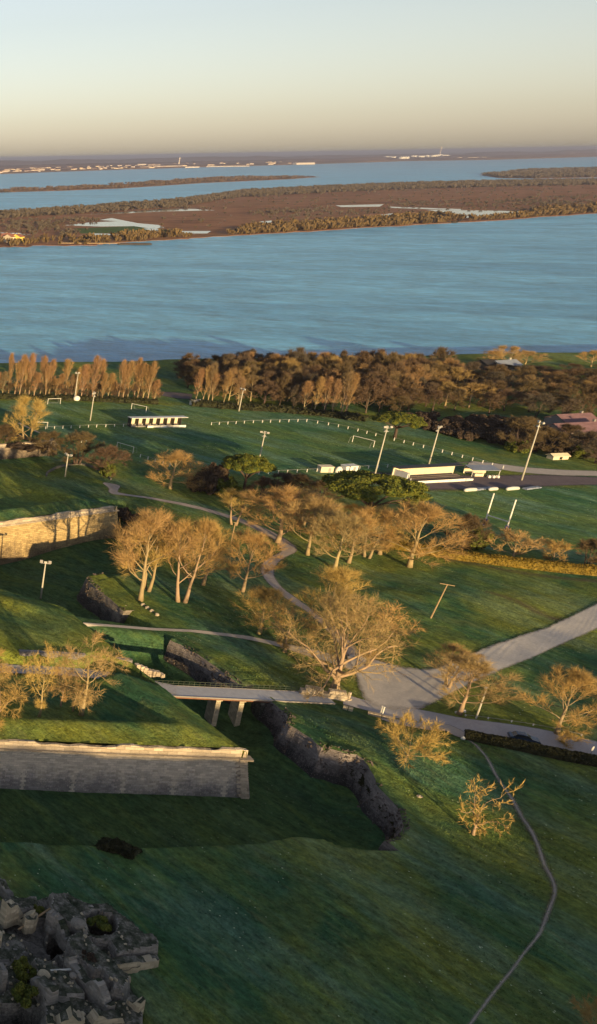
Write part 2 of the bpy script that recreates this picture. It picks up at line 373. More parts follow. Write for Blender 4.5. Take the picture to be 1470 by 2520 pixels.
def h1(x, y): return float(height(np.array([x]), np.array([y]))[0])
def steps(*segs):
    out = []
    for a, b_, st in segs: out += list(np.arange(a, b_, st))
    return np.array(out)
xs = steps((-500, -100, 40), (-100, 30, 5), (30, 215, 0.65), (215, 420, 2.2), (420, 760, 6), (760, 1600, 60))
ys = steps((-200, 60, 5), (60, 275, 0.65), (275, 440, 2.0), (440, 545, 2.0), (545, 640, 30))
XX, YY = np.meshgrid(xs, ys); ZZ = height(XX, YY)
nx, ny = len(xs), len(ys)
me = bpy.data.meshes.new('ground'); me.vertices.add(nx*ny)
me.vertices.foreach_set('co', np.stack([XX, YY, ZZ], -1).astype(np.float32).ravel())
ii = (np.arange(ny-1)[:, None]*nx+np.arange(nx-1)[None, :]).ravel()
q = np.stack([ii, ii+1, ii+nx+1, ii+nx], -1).astype(np.int32)
me.loops.add(q.size); me.polygons.add(len(q)); me.loops.foreach_set('vertex_index', q.ravel())
me.polygons.foreach_set('loop_start', np.arange(0, q.size, 4, dtype=np.int32))
cx = (XX[:-1, :-1]+XX[1:, 1:]).ravel()/2; cy = (YY[:-1, :-1]+YY[1:, 1:]).ravel()/2
sd_c = poly_sdf(MOAT, cx, cy)
pitch = [P(*a).xy for a in [(0, 985), (700, 1005), (960, 1045), (1250, 1150), (1180, 1143), (880, 1165), (600, 1170), (300, 1130), (0, 1140)]]
pitch2 = [P(*a).xy for a in [(1010, 1215), (1150, 1208), (1600, 1195), (1700, 1420), (1200, 1350), (1100, 1300)]]
fi = np.maximum(poly_sdf(pitch, cx, cy), poly_sdf(pitch2, cx, cy))
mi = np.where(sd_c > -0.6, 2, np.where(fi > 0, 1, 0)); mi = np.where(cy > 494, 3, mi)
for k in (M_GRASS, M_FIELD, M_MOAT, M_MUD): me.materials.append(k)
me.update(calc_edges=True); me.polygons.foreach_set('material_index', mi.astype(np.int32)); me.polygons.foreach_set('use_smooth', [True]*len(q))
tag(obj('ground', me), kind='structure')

# river to the horizon
V = []; F = []
ry = [480, 700, 1200, 2500, 6000, 20000, 66000]
for i, y in enumerate(ry): V += [(-60000, y, -10), (90000, y, -10)]
for i in range(len(ry)-1): F.append((2*i, 2*i+1, 2*i+3, 2*i+2))
tag(obj('river', me_from('river', V, F, M_WATER)), kind='structure')

# ---------------------------------------------------------------- islands and far shore
def poly_slab(name, pts, ztop, zbot, mt, edge=None):
    bm = bmesh.new(); top = [bm.verts.new((p_[0], p_[1], ztop)) for p_ in pts]
    f = bm.faces.new(top)
    if f.normal.z < 0 or sum((pts[i][0]*pts[(i+1) % len(pts)][1]-pts[(i+1) % len(pts)][0]*pts[i][1]) for i in range(len(pts))) < 0: f.normal_flip()
    bot = [bm.verts.new((p_[0], p_[1], zbot)) for p_ in pts]
    n = len(pts)
    for i in range(n): bm.faces.new((top[i], top[(i+1) % n], bot[(i+1) % n], bot[i]))
    bmesh.ops.recalc_face_normals(bm, faces=bm.faces)
    bmesh.ops.triangulate(bm, faces=bm.faces)
    me = bpy.data.meshes.new(name); bm.to_mesh(me); bm.free(); me.materials.append(mt)
    o = obj(name, me); tag(o, kind='structure'); return o
def rough_line(pts, n=4, amp=1.0):
    out = []
    for i in range(len(pts)-1):
        a, b_ = Vector(pts[i]), Vector(pts[i+1])
        for k in range(n):
            t_ = k/n; q_ = a.lerp(b_, t_); out.append((q_.x+random.uniform(-1, 1)*2, q_.y+random.uniform(-1, 1)*amp))
    out.append(tuple(pts[-1])); return out
I1n = [(-260, 622), (0, 608), (60, 607), (100, 603), (160, 605), (230, 603), (300, 596), (430, 590), (500, 584), (650, 576), (780, 568), (900, 560), (1100, 549), (1250, 540), (1470, 524), (1800, 505)]
I1f = [(1800, 430), (1470, 443), (1200, 447), (1000, 452), (800, 460), (600, 470), (520, 482), (400, 497), (300, 503), (180, 513), (0, 525), (-260, 540)]
I2n = [(-260, 486), (0, 473), (150, 469), (300, 463), (500, 450), (700, 441), (790, 435)]
I2f = [(700, 434.5), (500, 440), (300, 453), (150, 462), (0, 467), (-260, 478)]
I3n = [(1180, 430), (1230, 438), (1330, 439), (1470, 436), (1700, 432)]
I3f = [(1700, 400), (1470, 414), (1300, 418)]
def px_poly(L, z=-10): return [tuple(P(x, y, z).xy) for x, y in L]
i1 = rough_line(px_poly(I1n), 5, 6)+px_poly(I1f); i2 = px_poly(I2n)+px_poly(I2f); i3 = px_poly(I3n)+px_poly(I3f)
poly_slab('river_island', i1, -9.6, -11, M_MARSH)
poly_slab('river_island', i2, -9.6, -11, M_MARSH)
poly_slab('river_island', i3, -9.6, -11, M_MARSH)
FSn = [(-300, 441), (0, 428), (150, 422), (300, 417), (500, 411), (720, 405), (850, 401), (1000, 396), (1200, 393), (1330, 389.5), (1470, 385), (1800, 376)]
fs = px_poly(FSn)
far = fs+[(80000, fs[-1][1]*2), (95000, 66000), (-20000, 66000), (fs[0][0]-5000, fs[0][1]+3000)]
poly_slab('far_shore', far, -6, -11, M_FAR)

def clumps(name, pts, hs, rs, mt, k=16, label=None, cat=None):    # masses of small bare crowns: fans of thin blades through an ellipsoid volume
    n = len(pts); pts = np.asarray(pts, float); hs = np.asarray(hs)[:, None, None]; rs = np.asarray(rs)[:, None, None]
    a = RNG.random((n, k, 1))*2*np.pi; e = RNG.random((n, k, 1))**0.7; rr = RNG.random((n, k, 1))**0.4
    base = np.concatenate([np.cos(a)*rr*rs*0.35, np.sin(a)*rr*rs*0.35, e*hs*0.45], -1)
    tip = np.concatenate([np.cos(a)*rr*rs, np.sin(a)*rr*rs, hs*(0.45+0.55*(e*0.6+0.4*np.sqrt(1-rr**2*0.95)))], -1)
    tw = RNG.random((n, k, 1))*2*np.pi; wv = np.concatenate([np.cos(tw), np.sin(tw), 0*tw+0.2], -1)*rs*0.16
    c = pts[:, None, :]
    T = np.stack([base-wv+c, tip+wv*1.3+c, tip-wv*0.8+c, base+wv+c], 2).reshape(-1, 3)
    # split each blade into two triangles
    m_ = n*k; F_ = np.arange(m_*4, dtype=np.int32).reshape(-1, 4)[:, [0, 3, 1, 2]]
    me = bpy.data.meshes.new(name); me.vertices.add(m_*4); me.vertices.foreach_set('co', T.astype(np.float32).ravel())
    me.loops.add(m_*4); me.polygons.add(m_); me.loops.foreach_set('vertex_index', F_.ravel()); me.polygons.foreach_set('loop_start', np.arange(0, m_*4, 4, dtype=np.int32))
    me.update(calc_edges=True); me.materials.append(mt)
    o = obj(name, me); tag(o, label, cat, kind='stuff'); return o
def inside_pts(poly, n, margin=0.0, zz=-8.8):
    xs_ = [q_[0] for q_ in poly]; ys_ = [q_[1] for q_ in poly]; X = RNG.uniform(min(xs_), max(xs_), n); Y = RNG.uniform(min(ys_), max(ys_), n)
    s = poly_sdf(poly, X, Y); return X[s > margin], Y[s > margin], s[s > margin]
def px_of(X, Y, z=-9):
    u = Y*CP-(z-CAMZ)*SP; b_ = (Y*SP+(z-CAMZ)*CP)/u; a = X/u
    return PPX+(a*CR-b_*SR)*FPX, PPY-(a*SR+b_*CR)*FPX
# vegetation of the large island: woods along the shores, open reeds and fields inside
n0 = 110000
i1c = px_poly([(-80, 612)]+I1n[1:-1]+[(1600, 515)])+px_poly([(1600, 436)]+I1f[1:-1]+[(-80, 529)])
X, Y, s = inside_pts(i1c, n0, 4)
u_, v_ = px_of(X, Y)
nearrow = np.interp(u_, [a[0] for a in I1n], [a[1] for a in I1n]); farrow = np.interp(u_, [a[0] for a in I1f[::-1]], [a[1] for a in I1f[::-1]])
tt = (v_-farrow)/(nearrow-farrow)             # 0 far edge .. 1 near edge
wood = fbm(X/160, Y/220, 3)
dens = np.where(tt > 0.80, 0.85, 0.0)+np.where(tt < 0.16, 0.8, 0.0)+np.clip(wood*2.2, 0, 0.8)*(tt > 0.16)*(tt < 0.8)*0.8
dens = np.where((u_ > 520) & (tt < 0.5) & (tt > 0.13), 0.03, dens)            # open reed beds on the right
ponds = [[(160, 554), (215, 547), (290, 544), (245, 541), (275, 536), (310, 543), (340, 549), (390, 553), (405, 560), (370, 562), (330, 556), (250, 557)],
         [(205, 527), (330, 519), (400, 513), (470, 513), (530, 517), (400, 520), (300, 525)], [(352, 562), (385, 561), (405, 569), (385, 572)], [(415, 568), (520, 568), (510, 574), (435, 574)],
         [(225, 574), (280, 575), (300, 577), (230, 579)], [(1050, 516), (1230, 518), (1320, 521), (1215, 529), (1145, 536), (1120, 527)], [(825, 505), (945, 502), (935, 508), (840, 509)], [(900, 533), (968, 524), (958, 531), (905, 536)], [(1085, 546), (1140, 540), (1125, 548)],
         [(0, 572), (50, 573), (75, 577), (10, 576)], [(638, 545), (670, 542), (667, 548), (645, 549)], [(960, 508), (1140, 514), (1135, 517), (960, 511)]]
def near_pond(u, v):
    m_ = np.zeros(len(u), bool)
    for q_ in ponds:
        for dv in (0, 3, 6): m_ |= poly_sdf(q_, u, v-dv) > -1.5
    return m_
meadow = poly_sdf([(170, 560), (300, 538), (560, 520), (700, 545), (500, 590), (420, 565), (230, 585)], u_, v_) > -3
dens = np.where(meadow, 0.015, dens)
dens = np.where((u_ < 420) & (tt > 0.72) & (tt < 0.85), 0.1, dens)
dens = np.where((tt > 0.8) & (u_ < 480), 0.5+wood, dens)
dens = np.where((tt > .45) & (tt < .8) & ~meadow, np.maximum(dens, .16), dens); keep = RNG.random(len(X)) < dens*0.9; keep &= ~near_pond(u_, v_)
X, Y, tt_, u2 = X[keep], Y[keep], tt[keep], u_[keep]
hs = RNG.uniform(3.5, 7.5, len(X))*np.where((tt_ < 0.16) | (tt_ > 0.84), 1.35, 0.8)
M_ISLE = marsh_mat('island_twigs', [(0.3, (0.105, 0.075, 0.038)), (0.55, (0.155, 0.110, 0.048)), (0.8, (0.085, 0.070, 0.045))], 0.02, 0.2)
nr = tt_ > .83
Xn = np.repeat(X[nr], 3)+RNG.normal(size=nr.sum()*3)*6; Yn = np.repeat(Y[nr], 3)+RNG.normal(size=nr.sum()*3)*8; hn = np.repeat(hs[nr], 3)*RNG.uniform(.7, 1.25, nr.sum()*3)
sn = poly_sdf(i1c, Xn, Yn) > 3; Xn, Yn, hn = Xn[sn], Yn[sn], hn[sn]
clumps('shore_woodland', np.stack([Xn, Yn, np.full(len(Xn), -9.8)], -1), hn*1.15, hn*0.62, M_ISLE, 12, 'golden brown leafless trees lining the near shore of the long marshy island', 'woodland')
X, Y, hs = X[~nr], Y[~nr], hs[~nr]
clumps('island_woodland', np.stack([X, Y, np.full(len(X), -9.8)], -1), hs, hs*0.75, M_WTWIG, 12, 'brown leafless trees and scrub covering the long marshy island in mid river', 'woodland')
X, Y, s = inside_pts(px_poly([(-40, 476), (150, 469), (300, 463), (500, 450), (700, 441), (785, 435.3), (700, 435), (500, 440), (300, 453), (150, 462), (-40, 470)]), 9000, 3)
k = RNG.random(len(X)) < 0.9; X, Y = X[k][:2600], Y[k][:2600]
hs = RNG.uniform(5, 12, len(X))*(0.8+1.0*np.clip(fbm(X/150, Y/150, 2), -0.4, 0.8)); clumps('island_woodland', np.stack([X, Y, np.full(len(X), -9.8)], -1), hs, hs*1.2, M_WTWIG, 9, 'thin line of leafless trees on the narrow island nearest the far town', 'woodland')
X, Y, s = inside_pts(px_poly([(1183, 430), (1230, 437.5), (1330, 438.5), (1600, 434), (1600, 406), (1470, 414), (1300, 418)]), 12000, 3)
X, Y = X[:3500], Y[:3500]
hs = RNG.uniform(6, 13, len(X)); clumps('island_woodland', np.stack([X, Y, np.full(len(X), -9.8)], -1), hs, hs*1.3, M_WTWIG, 9, 'dark leafless wood on the wedge shaped island at the right', 'woodland')
# flooded meadows
for q_ in ponds: poly_slab('flood_water', px_poly(q_, -9.4), -9.4, -9.55, M_POND)
m_, t, b = mat('green_meadow', 1, 0.05); b.inputs['Base Color'].default_value = (0.07, 0.115, 0.035, 1)
poly_slab('green_meadow', px_poly([(180, 562), (330, 556), (420, 566), (410, 575), (300, 572), (200, 574)], -9.48), -9.48, -9.58, m_)
# wooded ridges of the far shore
def ridge(y0s, hgt, dep, off, seed, name='far_woodland', label=None):
    V = []; F = []; n = 260
    Lx = [a[0] for a in FSn]; 
    for i in range(n+1):
        px = -260+i*(2000/n); b0 = P(px, float(np.interp(px, Lx, [a[1] for a in FSn])), -10)
        d = Vector((b0.x, b0.y)).normalized(); c0 = Vector((b0.x, b0.y))+d*off
        hh = hgt*(0.75+0.8*float(fbm(np.array([i/9.0+seed]), np.array([seed*1.7]), 4)[0]))
        hh = max(hh, 2)
        for dd, zz in ((0, -7), (dep*0.12, -7+hh*0.8), (dep*0.5, -7+hh), (dep, -7+hh*0.9), (dep*1.05, -7)):
            q_ = c0+d*dd; V.append((q_.x, q_.y, zz))
    for i in range(n):
        for k in range(4): a = i*5+k; F.append((a, a+5, a+6, a+1))
    o = obj(name, me_from(name, V, F, M_FARW, True)); tag(o, label, 'woodland', kind='stuff')
m_, t, b = mat('far_wood', 1, 0.02); M_FARW = m_; p = geo_pos(t)
t.links.new(ramp(t, noise(t, p, 0.004, 6, 0.7), [(0.32, (0.085, 0.055, 0.052)), (0.5, (0.135, 0.090, 0.075)), (0.7, (0.19, 0.14, 0.10))]), b.inputs['Base Color'])
ridge(0, 9, 120, 250, 1.0, label='brown tree belt close behind the waterfront of the far shore')
ridge(0, 16, 500, 1200, 5.0, label='wooded slope rising behind the far town')
ridge(0, 30, 1500, 3500, 9.0, label='hazy wooded rise in the distance beyond the far town')
ridge(0, 62, 5000, 9000, 14.0, label='hazy wooded skyline on the horizon')
# haze
HZ = MB(); HZ.box((20000, 28000, 51), (170000, 80000, 134)); 
m_ = bpy.data.materials.new('haze_air'); m_.use_nodes = True; t = m_.node_tree; t.nodes.remove(t.nodes['Principled BSDF'])
pv = N(t, 'VolumePrincipled'); pv.inputs['Density'].default_value = 0.00006; pv.inputs['Color'].default_value = (0.84, 0.78, 0.86, 1); pv.inputs['Anisotropy'].default_value = 0.7
t.links.new(pv.outputs[0], t.nodes['Material Output'].inputs['Volume'])
HZO = HZ.build('haze', m_); tag(HZO, kind='stuff')
# ---------------------------------------------------------------- swept walls
def offs(pts, d, closed=False):               # offset a polyline to its left by d (mitred)
    n = len(pts); out = []
    for i in range(n):
        a = Vector(pts[(i-1) % n][:2]) if (closed or i > 0) else None; b_ = Vector(pts[i][:2]); c = Vector(pts[(i+1) % n][:2]) if (closed or i < n-1) else None
        n1 = n2 = None
        if a is not None: e = (b_-a).normalized(); n1 = Vector((-e.y, e.x))
        if c is not None: e = (c-b_).normalized(); n2 = Vector((-e.y, e.x))
        if n1 is None: n1 = n2
        if n2 is None: n2 = n1
        m_ = (n1+n2).normalized(); k = max(0.35, m_.dot(n1)); out.append(b_+m_*(d/k))
    return out
def resample(pts, step):
    pts = [Vector(q_) for q_ in pts]; out = []
    for i in range(len(pts)-1):
        L = (pts[i+1]-pts[i]).length; n = max(1, int(round(L/step)))
        for k in range(n): out.append(pts[i].lerp(pts[i+1], k/n))
    out.append(pts[-1]); return out
def smooth_line(pts, step):
    pts = [Vector(q_) for q_ in pts]; out = []
    for i in range(len(pts)-1):
        p0 = pts[max(i-1, 0)]; p1 = pts[i]; p2 = pts[i+1]; p3 = pts[min(i+2, len(pts)-1)]
        n = max(2, int((p2-p1).length/step))
        for k in range(n):
            t_ = k/n; out.append(0.5*((2*p1)+(p2-p0)*t_+(2*p0-5*p1+4*p2-p3)*t_**2+(3*p1-p0-3*p2+p3)*t_**3))
    out.append(pts[-1]); return out
def sweep(name, line, prof, mats, parent=None, midx=None, closed=False, jit=0.0, ends=True, vseg=1):
    # prof: list of (offset, z); z may be a function of the point
    n = len(line); V = []; U = []; F = []; MI = []; m_ = len(prof); cols = [offs(line, o, closed) for o, z in prof]
    s = 0; ss = [0]
    for i in range(1, n): s += (Vector(line[i][:2])-Vector(line[i-1][:2])).length; ss.append(s)
    for i in range(n):
        acc = 0; pv = None
        for j, (o, z) in enumerate(prof):
            q_ = cols[j][i]; zz = z(q_.x, q_.y) if callable(z) else z
            jx = random.uniform(-jit, jit); jz = random.uniform(-jit, jit)
            if pv is not None and j != 1: pass
            V.append((q_.x+jx, q_.y+random.uniform(-jit, jit), zz+jz*0.6)); U.append((ss[i], zz if True else 0))
    for i in range(n-1):
        for j in range(m_-1):
            a = i*m_+j; F.append((a, a+m_, a+m_+1, a+1)); MI.append(midx[j] if midx else 0)
    if ends: F.append(tuple(range(m_))); F.append(tuple((n-1)*m_+k for k in range(m_-1, -1, -1))); MI += [0, 0]
    me = me_from(name, V, F, mats, False, U); me.polygons.foreach_set('material_index', MI)
    bm = bmesh.new(); bm.from_mesh(me); bmesh.ops.recalc_face_normals(bm, faces=bm.faces); bm.to_mesh(me); bm.free()
    return obj(name, me, parent)
# ---------------------------------------------------------------- bastions
def bastion(root, poly, zc, zp, crest, zin, zbase, wallmat, front_n, road=None, turf=M_TURF, seed=0.0, gap_mid=None, zin_back=None):
    poly = [Vector(q_) for q_ in poly]
    lf = resample(poly+[poly[0]], 1.2)
    line = lf                                  # closed ring, interior on the left (counter clockwise)
    bz = zbase if callable(zbase) else (lambda x, y: zbase)
    n = 6; prof = []
    for k in range(n): 
        t_ = k/(n-1); prof.append((-1.25*(1-t_), (lambda x, y, t_=t_: bz(x, y)*(1-t_)+zc*t_)))
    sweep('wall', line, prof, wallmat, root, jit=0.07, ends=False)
    sweep('string_course', line, [(0.0, zc-0.05), (-0.32, zc+0.02), (-0.36, zc+0.30), (0.05, zc+0.36)], M_COPE, root, jit=0.03, ends=False)
    # broken stone parapet
    wob = lambda x, y: zp+float(vn(np.array([x/2.2+seed]), np.array([y/2.2]))[0])*0.55-0.35*(float(vn(np.array([x/7+seed]), np.array([y/7+3]))[0]) > 0.18)
    fl_ = resample([poly[0], poly[1]], 1.0)
    sweep('parapet', fl_, [(0.05, zc+0.3), (0.22, wob), (0.85, wob), (1.0, zc-0.5)], M_COPE, root, jit=0.05, ends=False)
    sweep('turf_edge', resample(poly[1:]+[poly[0]], 1.0), [(0.05, zc+0.3), (0.2, lambda x, y: zp-0.25), (0.85, lambda x, y: zp), (1.0, zc-0.5)], turf, root, jit=0.12, ends=False)
    # turf: grid snapped to the parapet
    xs_ = np.arange(max(min(q_.x for q_ in poly), -80), max(q_.x for q_ in poly)+1, 0.8); ys_ = np.arange(min(q_.y for q_ in poly), max(q_.y for q_ in poly)+1, 0.8)
    X, Y = np.meshgrid(xs_, ys_); pl = [(q_.x, q_.y) for q_ in poly]
    s = poly_sdf(pl, X, Y); e = 0.1
    gx = (poly_sdf(pl, X+e, Y)-poly_sdf(pl, X-e, Y))/(2*e); gy = (poly_sdf(pl, X, Y+e)-poly_sdf(pl, X, Y-e))/(2*e)
    lim = 0.7; mv = np.where(s < lim, lim-s, 0); X2 = X+gx*mv; Y2 = Y+gy*mv; s2 = np.maximum(s, lim)
    Z = zturf(X2, Y2, s2, zp, crest, zin, seed, road, zin_back)
    ok = s > 0.05; idx = -np.ones(X.shape, int); cellok = (s[:-1, :-1] > -0.4) & (s[1:, :-1] > -0.4) & (s[:-1, 1:] > -0.4) & (s[1:, 1:] > -0.4)
    V = np.stack([X2, Y2, Z], -1).reshape(-1, 3); nx_ = X.shape[1]; jj, ii_ = np.nonzero(cellok); a = jj*nx_+ii_
    Fq = np.stack([a, a+1, a+nx_+1, a+nx_], -1); used = np.unique(Fq); remap = np.zeros(len(V), int); remap[used] = np.arange(len(used))
    o = obj('turf', me_from('turf', V[used].tolist(), remap[Fq].tolist(), turf, True), root); return o
def zturf(X, Y, s, zp, crest, zin, seed, road, zin_back):
    zi = zin+np.zeros_like(X)
    if zin_back is not None and road is not None: zi = zin+(zin_back-zin)*np.where(above(road, X, Y) > 0, 1, 0)*sstep(2.5, 3.2, line_dist(road, X, Y))
    z = zp+0.05+(crest-zp)*sstep(0.7, 6.2, s); z = z+(zi-z)*sstep(6.6, 10.0, s)
    z = z+fbm(X/14+seed, Y/14, 3)*0.5*sstep(1.0, 4, s)+fbm(X/2.5, Y/2.5+seed, 2)*0.10
    if road is not None:
        d = line_dist(road, X, Y); z = z+(0.15-z)*sstep(3.1, 2.2, d)
    return z
def above(road, X, Y):
    r_ = sorted([(q_[0], q_[1]) for q_ in road]); return Y-np.interp(X, [a[0] for a in r_], [a[1] for a in r_])
NR = [(-80, 176), (40, 172.5), (72, 170.5), (90, 167.5), (103, 161.0)]
root = empty('bastion', (60, 150, 0)); tag(root, 'low stone bastion with grass top and pale parapet beside the dry moat in the foreground', 'bastion')
def unparent_inv(root):
    for c in root.children: c.matrix_parent_inverse = Matrix.Translation(-root.location)
near_poly = [(-80, 155.3), (102.6, 137.2), (98.0, 166.0), (94.7, 194.4), (83.4, 204.6), (40, 226), (-80, 240)]
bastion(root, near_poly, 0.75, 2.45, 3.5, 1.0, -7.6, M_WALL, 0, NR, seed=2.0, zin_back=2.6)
mb = MB(); k = 0; z = -7.4
while z < 0.7:
    t_ = (z+7.6)/8.35; o_ = 1.30*(1-t_); lw = 1.9 if k % 2 else 1.3; h_ = .42
    q_ = Vector((102.6, 137.2))+Vector((.86, -1.16))*o_*1.0; mb.box((q_.x-lw/2+.06, q_.y+.40, z+h_/2), (lw, 1.0, h_*.97), -.1); z += h_; k += 1
mb.box((102.3, 137.2, 0.98), (2.2, 1.4, .30), -.1); mb.box((103.0, 136.9, 0.95), (.9, .7, .25), -.5)
mb.build('corner_stones', M_COPE, root, uv=True); unparent_inv(root)
root = empty('bastion', (90, 280, 0)); tag(root, 'far stone bastion whose long wall glows golden in the sun behind the bare trees', 'bastion')
far_poly = [(-60, 201), (136.6, 257.8), (116.0, 298.5), (60, 335), (-60, 335)]
def zb2(x, y): return -7.8-3.0*float(sstep(132, 96, np.array([x]))[0])
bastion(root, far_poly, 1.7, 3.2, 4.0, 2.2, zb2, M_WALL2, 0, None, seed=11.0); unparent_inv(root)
# third work beyond, at the left edge
L3 = resample([(60, 303), (144, 320.5), (140, 345)], 1.2)
root = empty('rampart_wall', (100, 312, 0)); tag(root, 'distant rampart wall with a pale sunlit top band at the left edge behind leafless shrubs', 'wall')
sweep('wall', L3, [(-1.3, -3), (-0.8, -1), (-0.4, 1.2), (0, 3.4)], stone_mat('third_wall_masonry', (0.34, 0.28, 0.22), (0.06, 0.055, 0.055), 0.6, 0, 0.75, 0.32, -3, 5), root, jit=0.08)
sweep('parapet', L3, [(0, 3.4), (-0.35, 3.5), (-0.35, 3.8), (0.1, 3.85), (0.2, 5.2), (1.2, 5.2), (1.3, 3.0)], M_COPE, root, jit=0.08)
sweep('turf', L3, [(1.1, 5.1), (5, 5.9), (14, 5.2), (40, 4.5)], M_TURF, root, jit=0.1, ends=False); unparent_inv(root)
# road wall inside the near bastion
L4 = resample([(76, 173.0), (90, 170.6), (97.5, 168.2)], 0.9)
o = sweep('retaining_wall', L4, [(0.0, 0.0), (0.1, 1.2), (0.15, 2.9), (0.9, 2.95), (1.0, 0.0)], stone_mat('blue_grey_rubble', (0.24, 0.23, 0.24), (0.07, 0.07, 0.08), 0.3), jit=0.08)
tag(o, 'grey rubble wall along the sunken road inside the near bastion, behind its bare trees', 'wall')
mb = MB()
for i in range(7): mb.box((98.2+i*0.75, 167.6-i*0.22, 1.25-0.1*i+random.uniform(-.2, .2)), (0.85, 1.1, 2.2-0.25*i), random.uniform(-.3, .3), 0, 0.1)
o = mb.build('stone_wall_end', M_COPE, uv=True); tag(o, 'broken pale stone wall end where the sunken road leaves the near bastion', 'wall')
# counterscarp walls
M_WALLIVY = leaf_mat('dry_wall_creeper', (0.050, 0.045, 0.045), (0.13, 0.105, 0.095))
def hh(x, y): return h1(x, y)
def top_of(dz): return lambda x, y: h1(x, y)*0+dz
def scarp(line, label, mt=M_DARKW, hgt=FLOOR-1.2, jit=0.09, cap=M_GRASS):
    line = smooth_line([Vector((a, b_)) for a, b_ in line], 1.1)
    tops = [h1(*offs(line, -3.2)[i]) for i in range(len(line))]
    f = lambda dz: (lambda x, y: None)
    # per point heights: build directly
    prof = [(2.0, None, 0.0), (1.55, None, 0.2), (1.1, None, 0.42), (0.65, None, 0.62), (0.3, None, 0.82), (0.0, None, 1.0), (-0.7, None, 1.03), (-3.0, None, 1.01)]
    cols = [offs(line, o_) for o_, _, _ in prof]; V = []; U = []; F = []; MI = []; m_ = len(prof); s = 0
    for i in range(len(line)):
        if i: s += (line[i]-line[i-1]).length
        tz = tops[i]+0.02+0.25*float(vn(np.array([line[i].x/3.0]), np.array([line[i].y/3.0]))[0])
        for j, (o_, _, fr) in enumerate(prof):
            q_ = cols[j][i]; z = hgt+(tz-hgt)*fr
            if j == m_-1: z = h1(q_.x, q_.y)-0.06
            J = jit if 0 < j < m_-1 else 0
            V.append((q_.x+random.uniform(-J, J), q_.y+random.uniform(-J, J), z+random.uniform(-J, J)*0.6)); U.append((s, z))
    for i in range(len(line)-1):
        for j in range(m_-1): a = i*m_+j; F.append((a, a+1, a+m_+1, a+m_)); MI.append(1 if j >= 5 else 0)
    F.append(tuple(range(m_-1, -1, -1))); F.append(tuple((len(line)-1)*m_+k for k in range(m_))); MI += [0, 0]
    me = me_from('counterscarp_wall', V, F, [mt, cap], False, U); me.polygons.foreach_set('material_index', MI)
    bm = bmesh.new(); bm.from_mesh(me); bmesh.ops.recalc_face_normals(bm, faces=bm.faces); bm.to_mesh(me); bm.free()
    o = obj('counterscarp_wall', me); tag(o, label, 'wall')
    va = np.array(V).reshape(len(line), m_, 3); n_ = int(len(line)*55); ii_ = RNG.integers(0, len(line)-1, n_); kk = RNG.integers(0, 6, n_); a = RNG.random((n_, 1)); b_ = RNG.random((n_, 1))
    c = (va[ii_, kk]*(1-a)+va[ii_+1, kk]*a)*(1-b_)+(va[ii_, kk+1]*(1-a)+va[ii_+1, kk+1]*a)*b_
    kp = fbm((c[:, 0]+c[:, 2])/2.5, (c[:, 1])/2.5, 3) > 0.02; c = c[kp]; n_ = len(c); c = c+RNG.normal(size=(n_, 3))*0.12
    u = RNG.normal(size=(n_, 3))*0.16; v = RNG.normal(size=(n_, 3))*0.16; T = np.stack([c-u, c+v, c+u, c-v], 1).reshape(-1, 3).tolist()
    iv = obj('ivy', me_from('ivy', T, [[4*i, 4*i+1, 4*i+2, 4*i+3] for i in range(n_)], M_WALLIVY), o)
    return o
scarp(rim[10:], 'long dark ivy grown moat wall curving round its right hand end in front of the bridge')
scarp(rim2, 'dark stone moat wall running up to the bridge from behind it')
scarp([rim3[0]]+rim3[1:3]+[rim3[3]], 'short weathered grey moat wall with a sharp corner left of the tall golden trees', stone_mat('weathered_grey_masonry', (0.27, 0.24, 0.21), (0.06, 0.06, 0.06), 0.3))
sweep('x', [Vector((0, 0)), Vector((1, 0))], [(0, -60), (1, -60)], M_COPE) if False else None
Lc = smooth_line([P(*q_).xy for q_ in [(112, 1172), (118, 1162), (150, 1148), (200, 1143), (245, 1157), (275, 1181)]], 1.0)
_fx = sweep('coping_wall', Lc, [(-.5, -.5), (-.45, .55), (.0, .6), (.05, -.5)], stone_mat('mossy_grey_masonry', (0.17, 0.17, 0.16), (0.05, 0.055, 0.05), 0.3), jit=.06); tag(_fx, 'curved low stone coping round the small green hollow with the floodlight, upper left', 'wall')
0 and scarp(rim3[8:], 'curved low moat wall round the small green hollow with the floodlight, upper left', stone_mat('mossy_grey_masonry', (0.17, 0.17, 0.16), (0.05, 0.055, 0.05), 0.3))
# ---------------------------------------------------------------- bridge
bx0, by0, bx1, by1 = 99.5, 161.4, 131.0, 157.3
bd = Vector((bx1-bx0, by1-by0)).normalized(); bn_ = Vector((-bd.y, bd.x)); ba = math.atan2(bd.y, bd.x); bc = Vector(((bx0+bx1)/2, (by0+by1)/2)); BL = (Vector((bx1, by1))-Vector((bx0, by0))).length
root = empty('footbridge', (bc.x, bc.y, 0)); tag(root, 'narrow grey deck bridge on stone piers crossing the dry moat', 'bridge')
mb = MB(); mb.box((bc.x, bc.y, 0.05), (BL, 3.8, 0.18), ba); mb.build('deck', flat_mat('blue_grey_deck', (0.42, 0.44, 0.49), 0.8, 0.2, 0.8), root, uv=True)
mb = MB()
for s_ in (-1, 1): q_ = bc+bn_*(s_*1.75); mb.box((q_.x, q_.y, -0.24), (BL, 0.3, 0.40), ba)
mb.build('beam', flat_mat('rusty_beam', (0.20, 0.10, 0.06), 0.9, 0.4), root, uv=True)
for s_ in (-1, 1):
    mb = MB(); q_ = bc+bn_*(s_*2.02); mb.box((q_.x, q_.y, 0.06), (BL, 0.10, 0.30), ba); mb.build('kerb', M_CONC, root, uv=True)
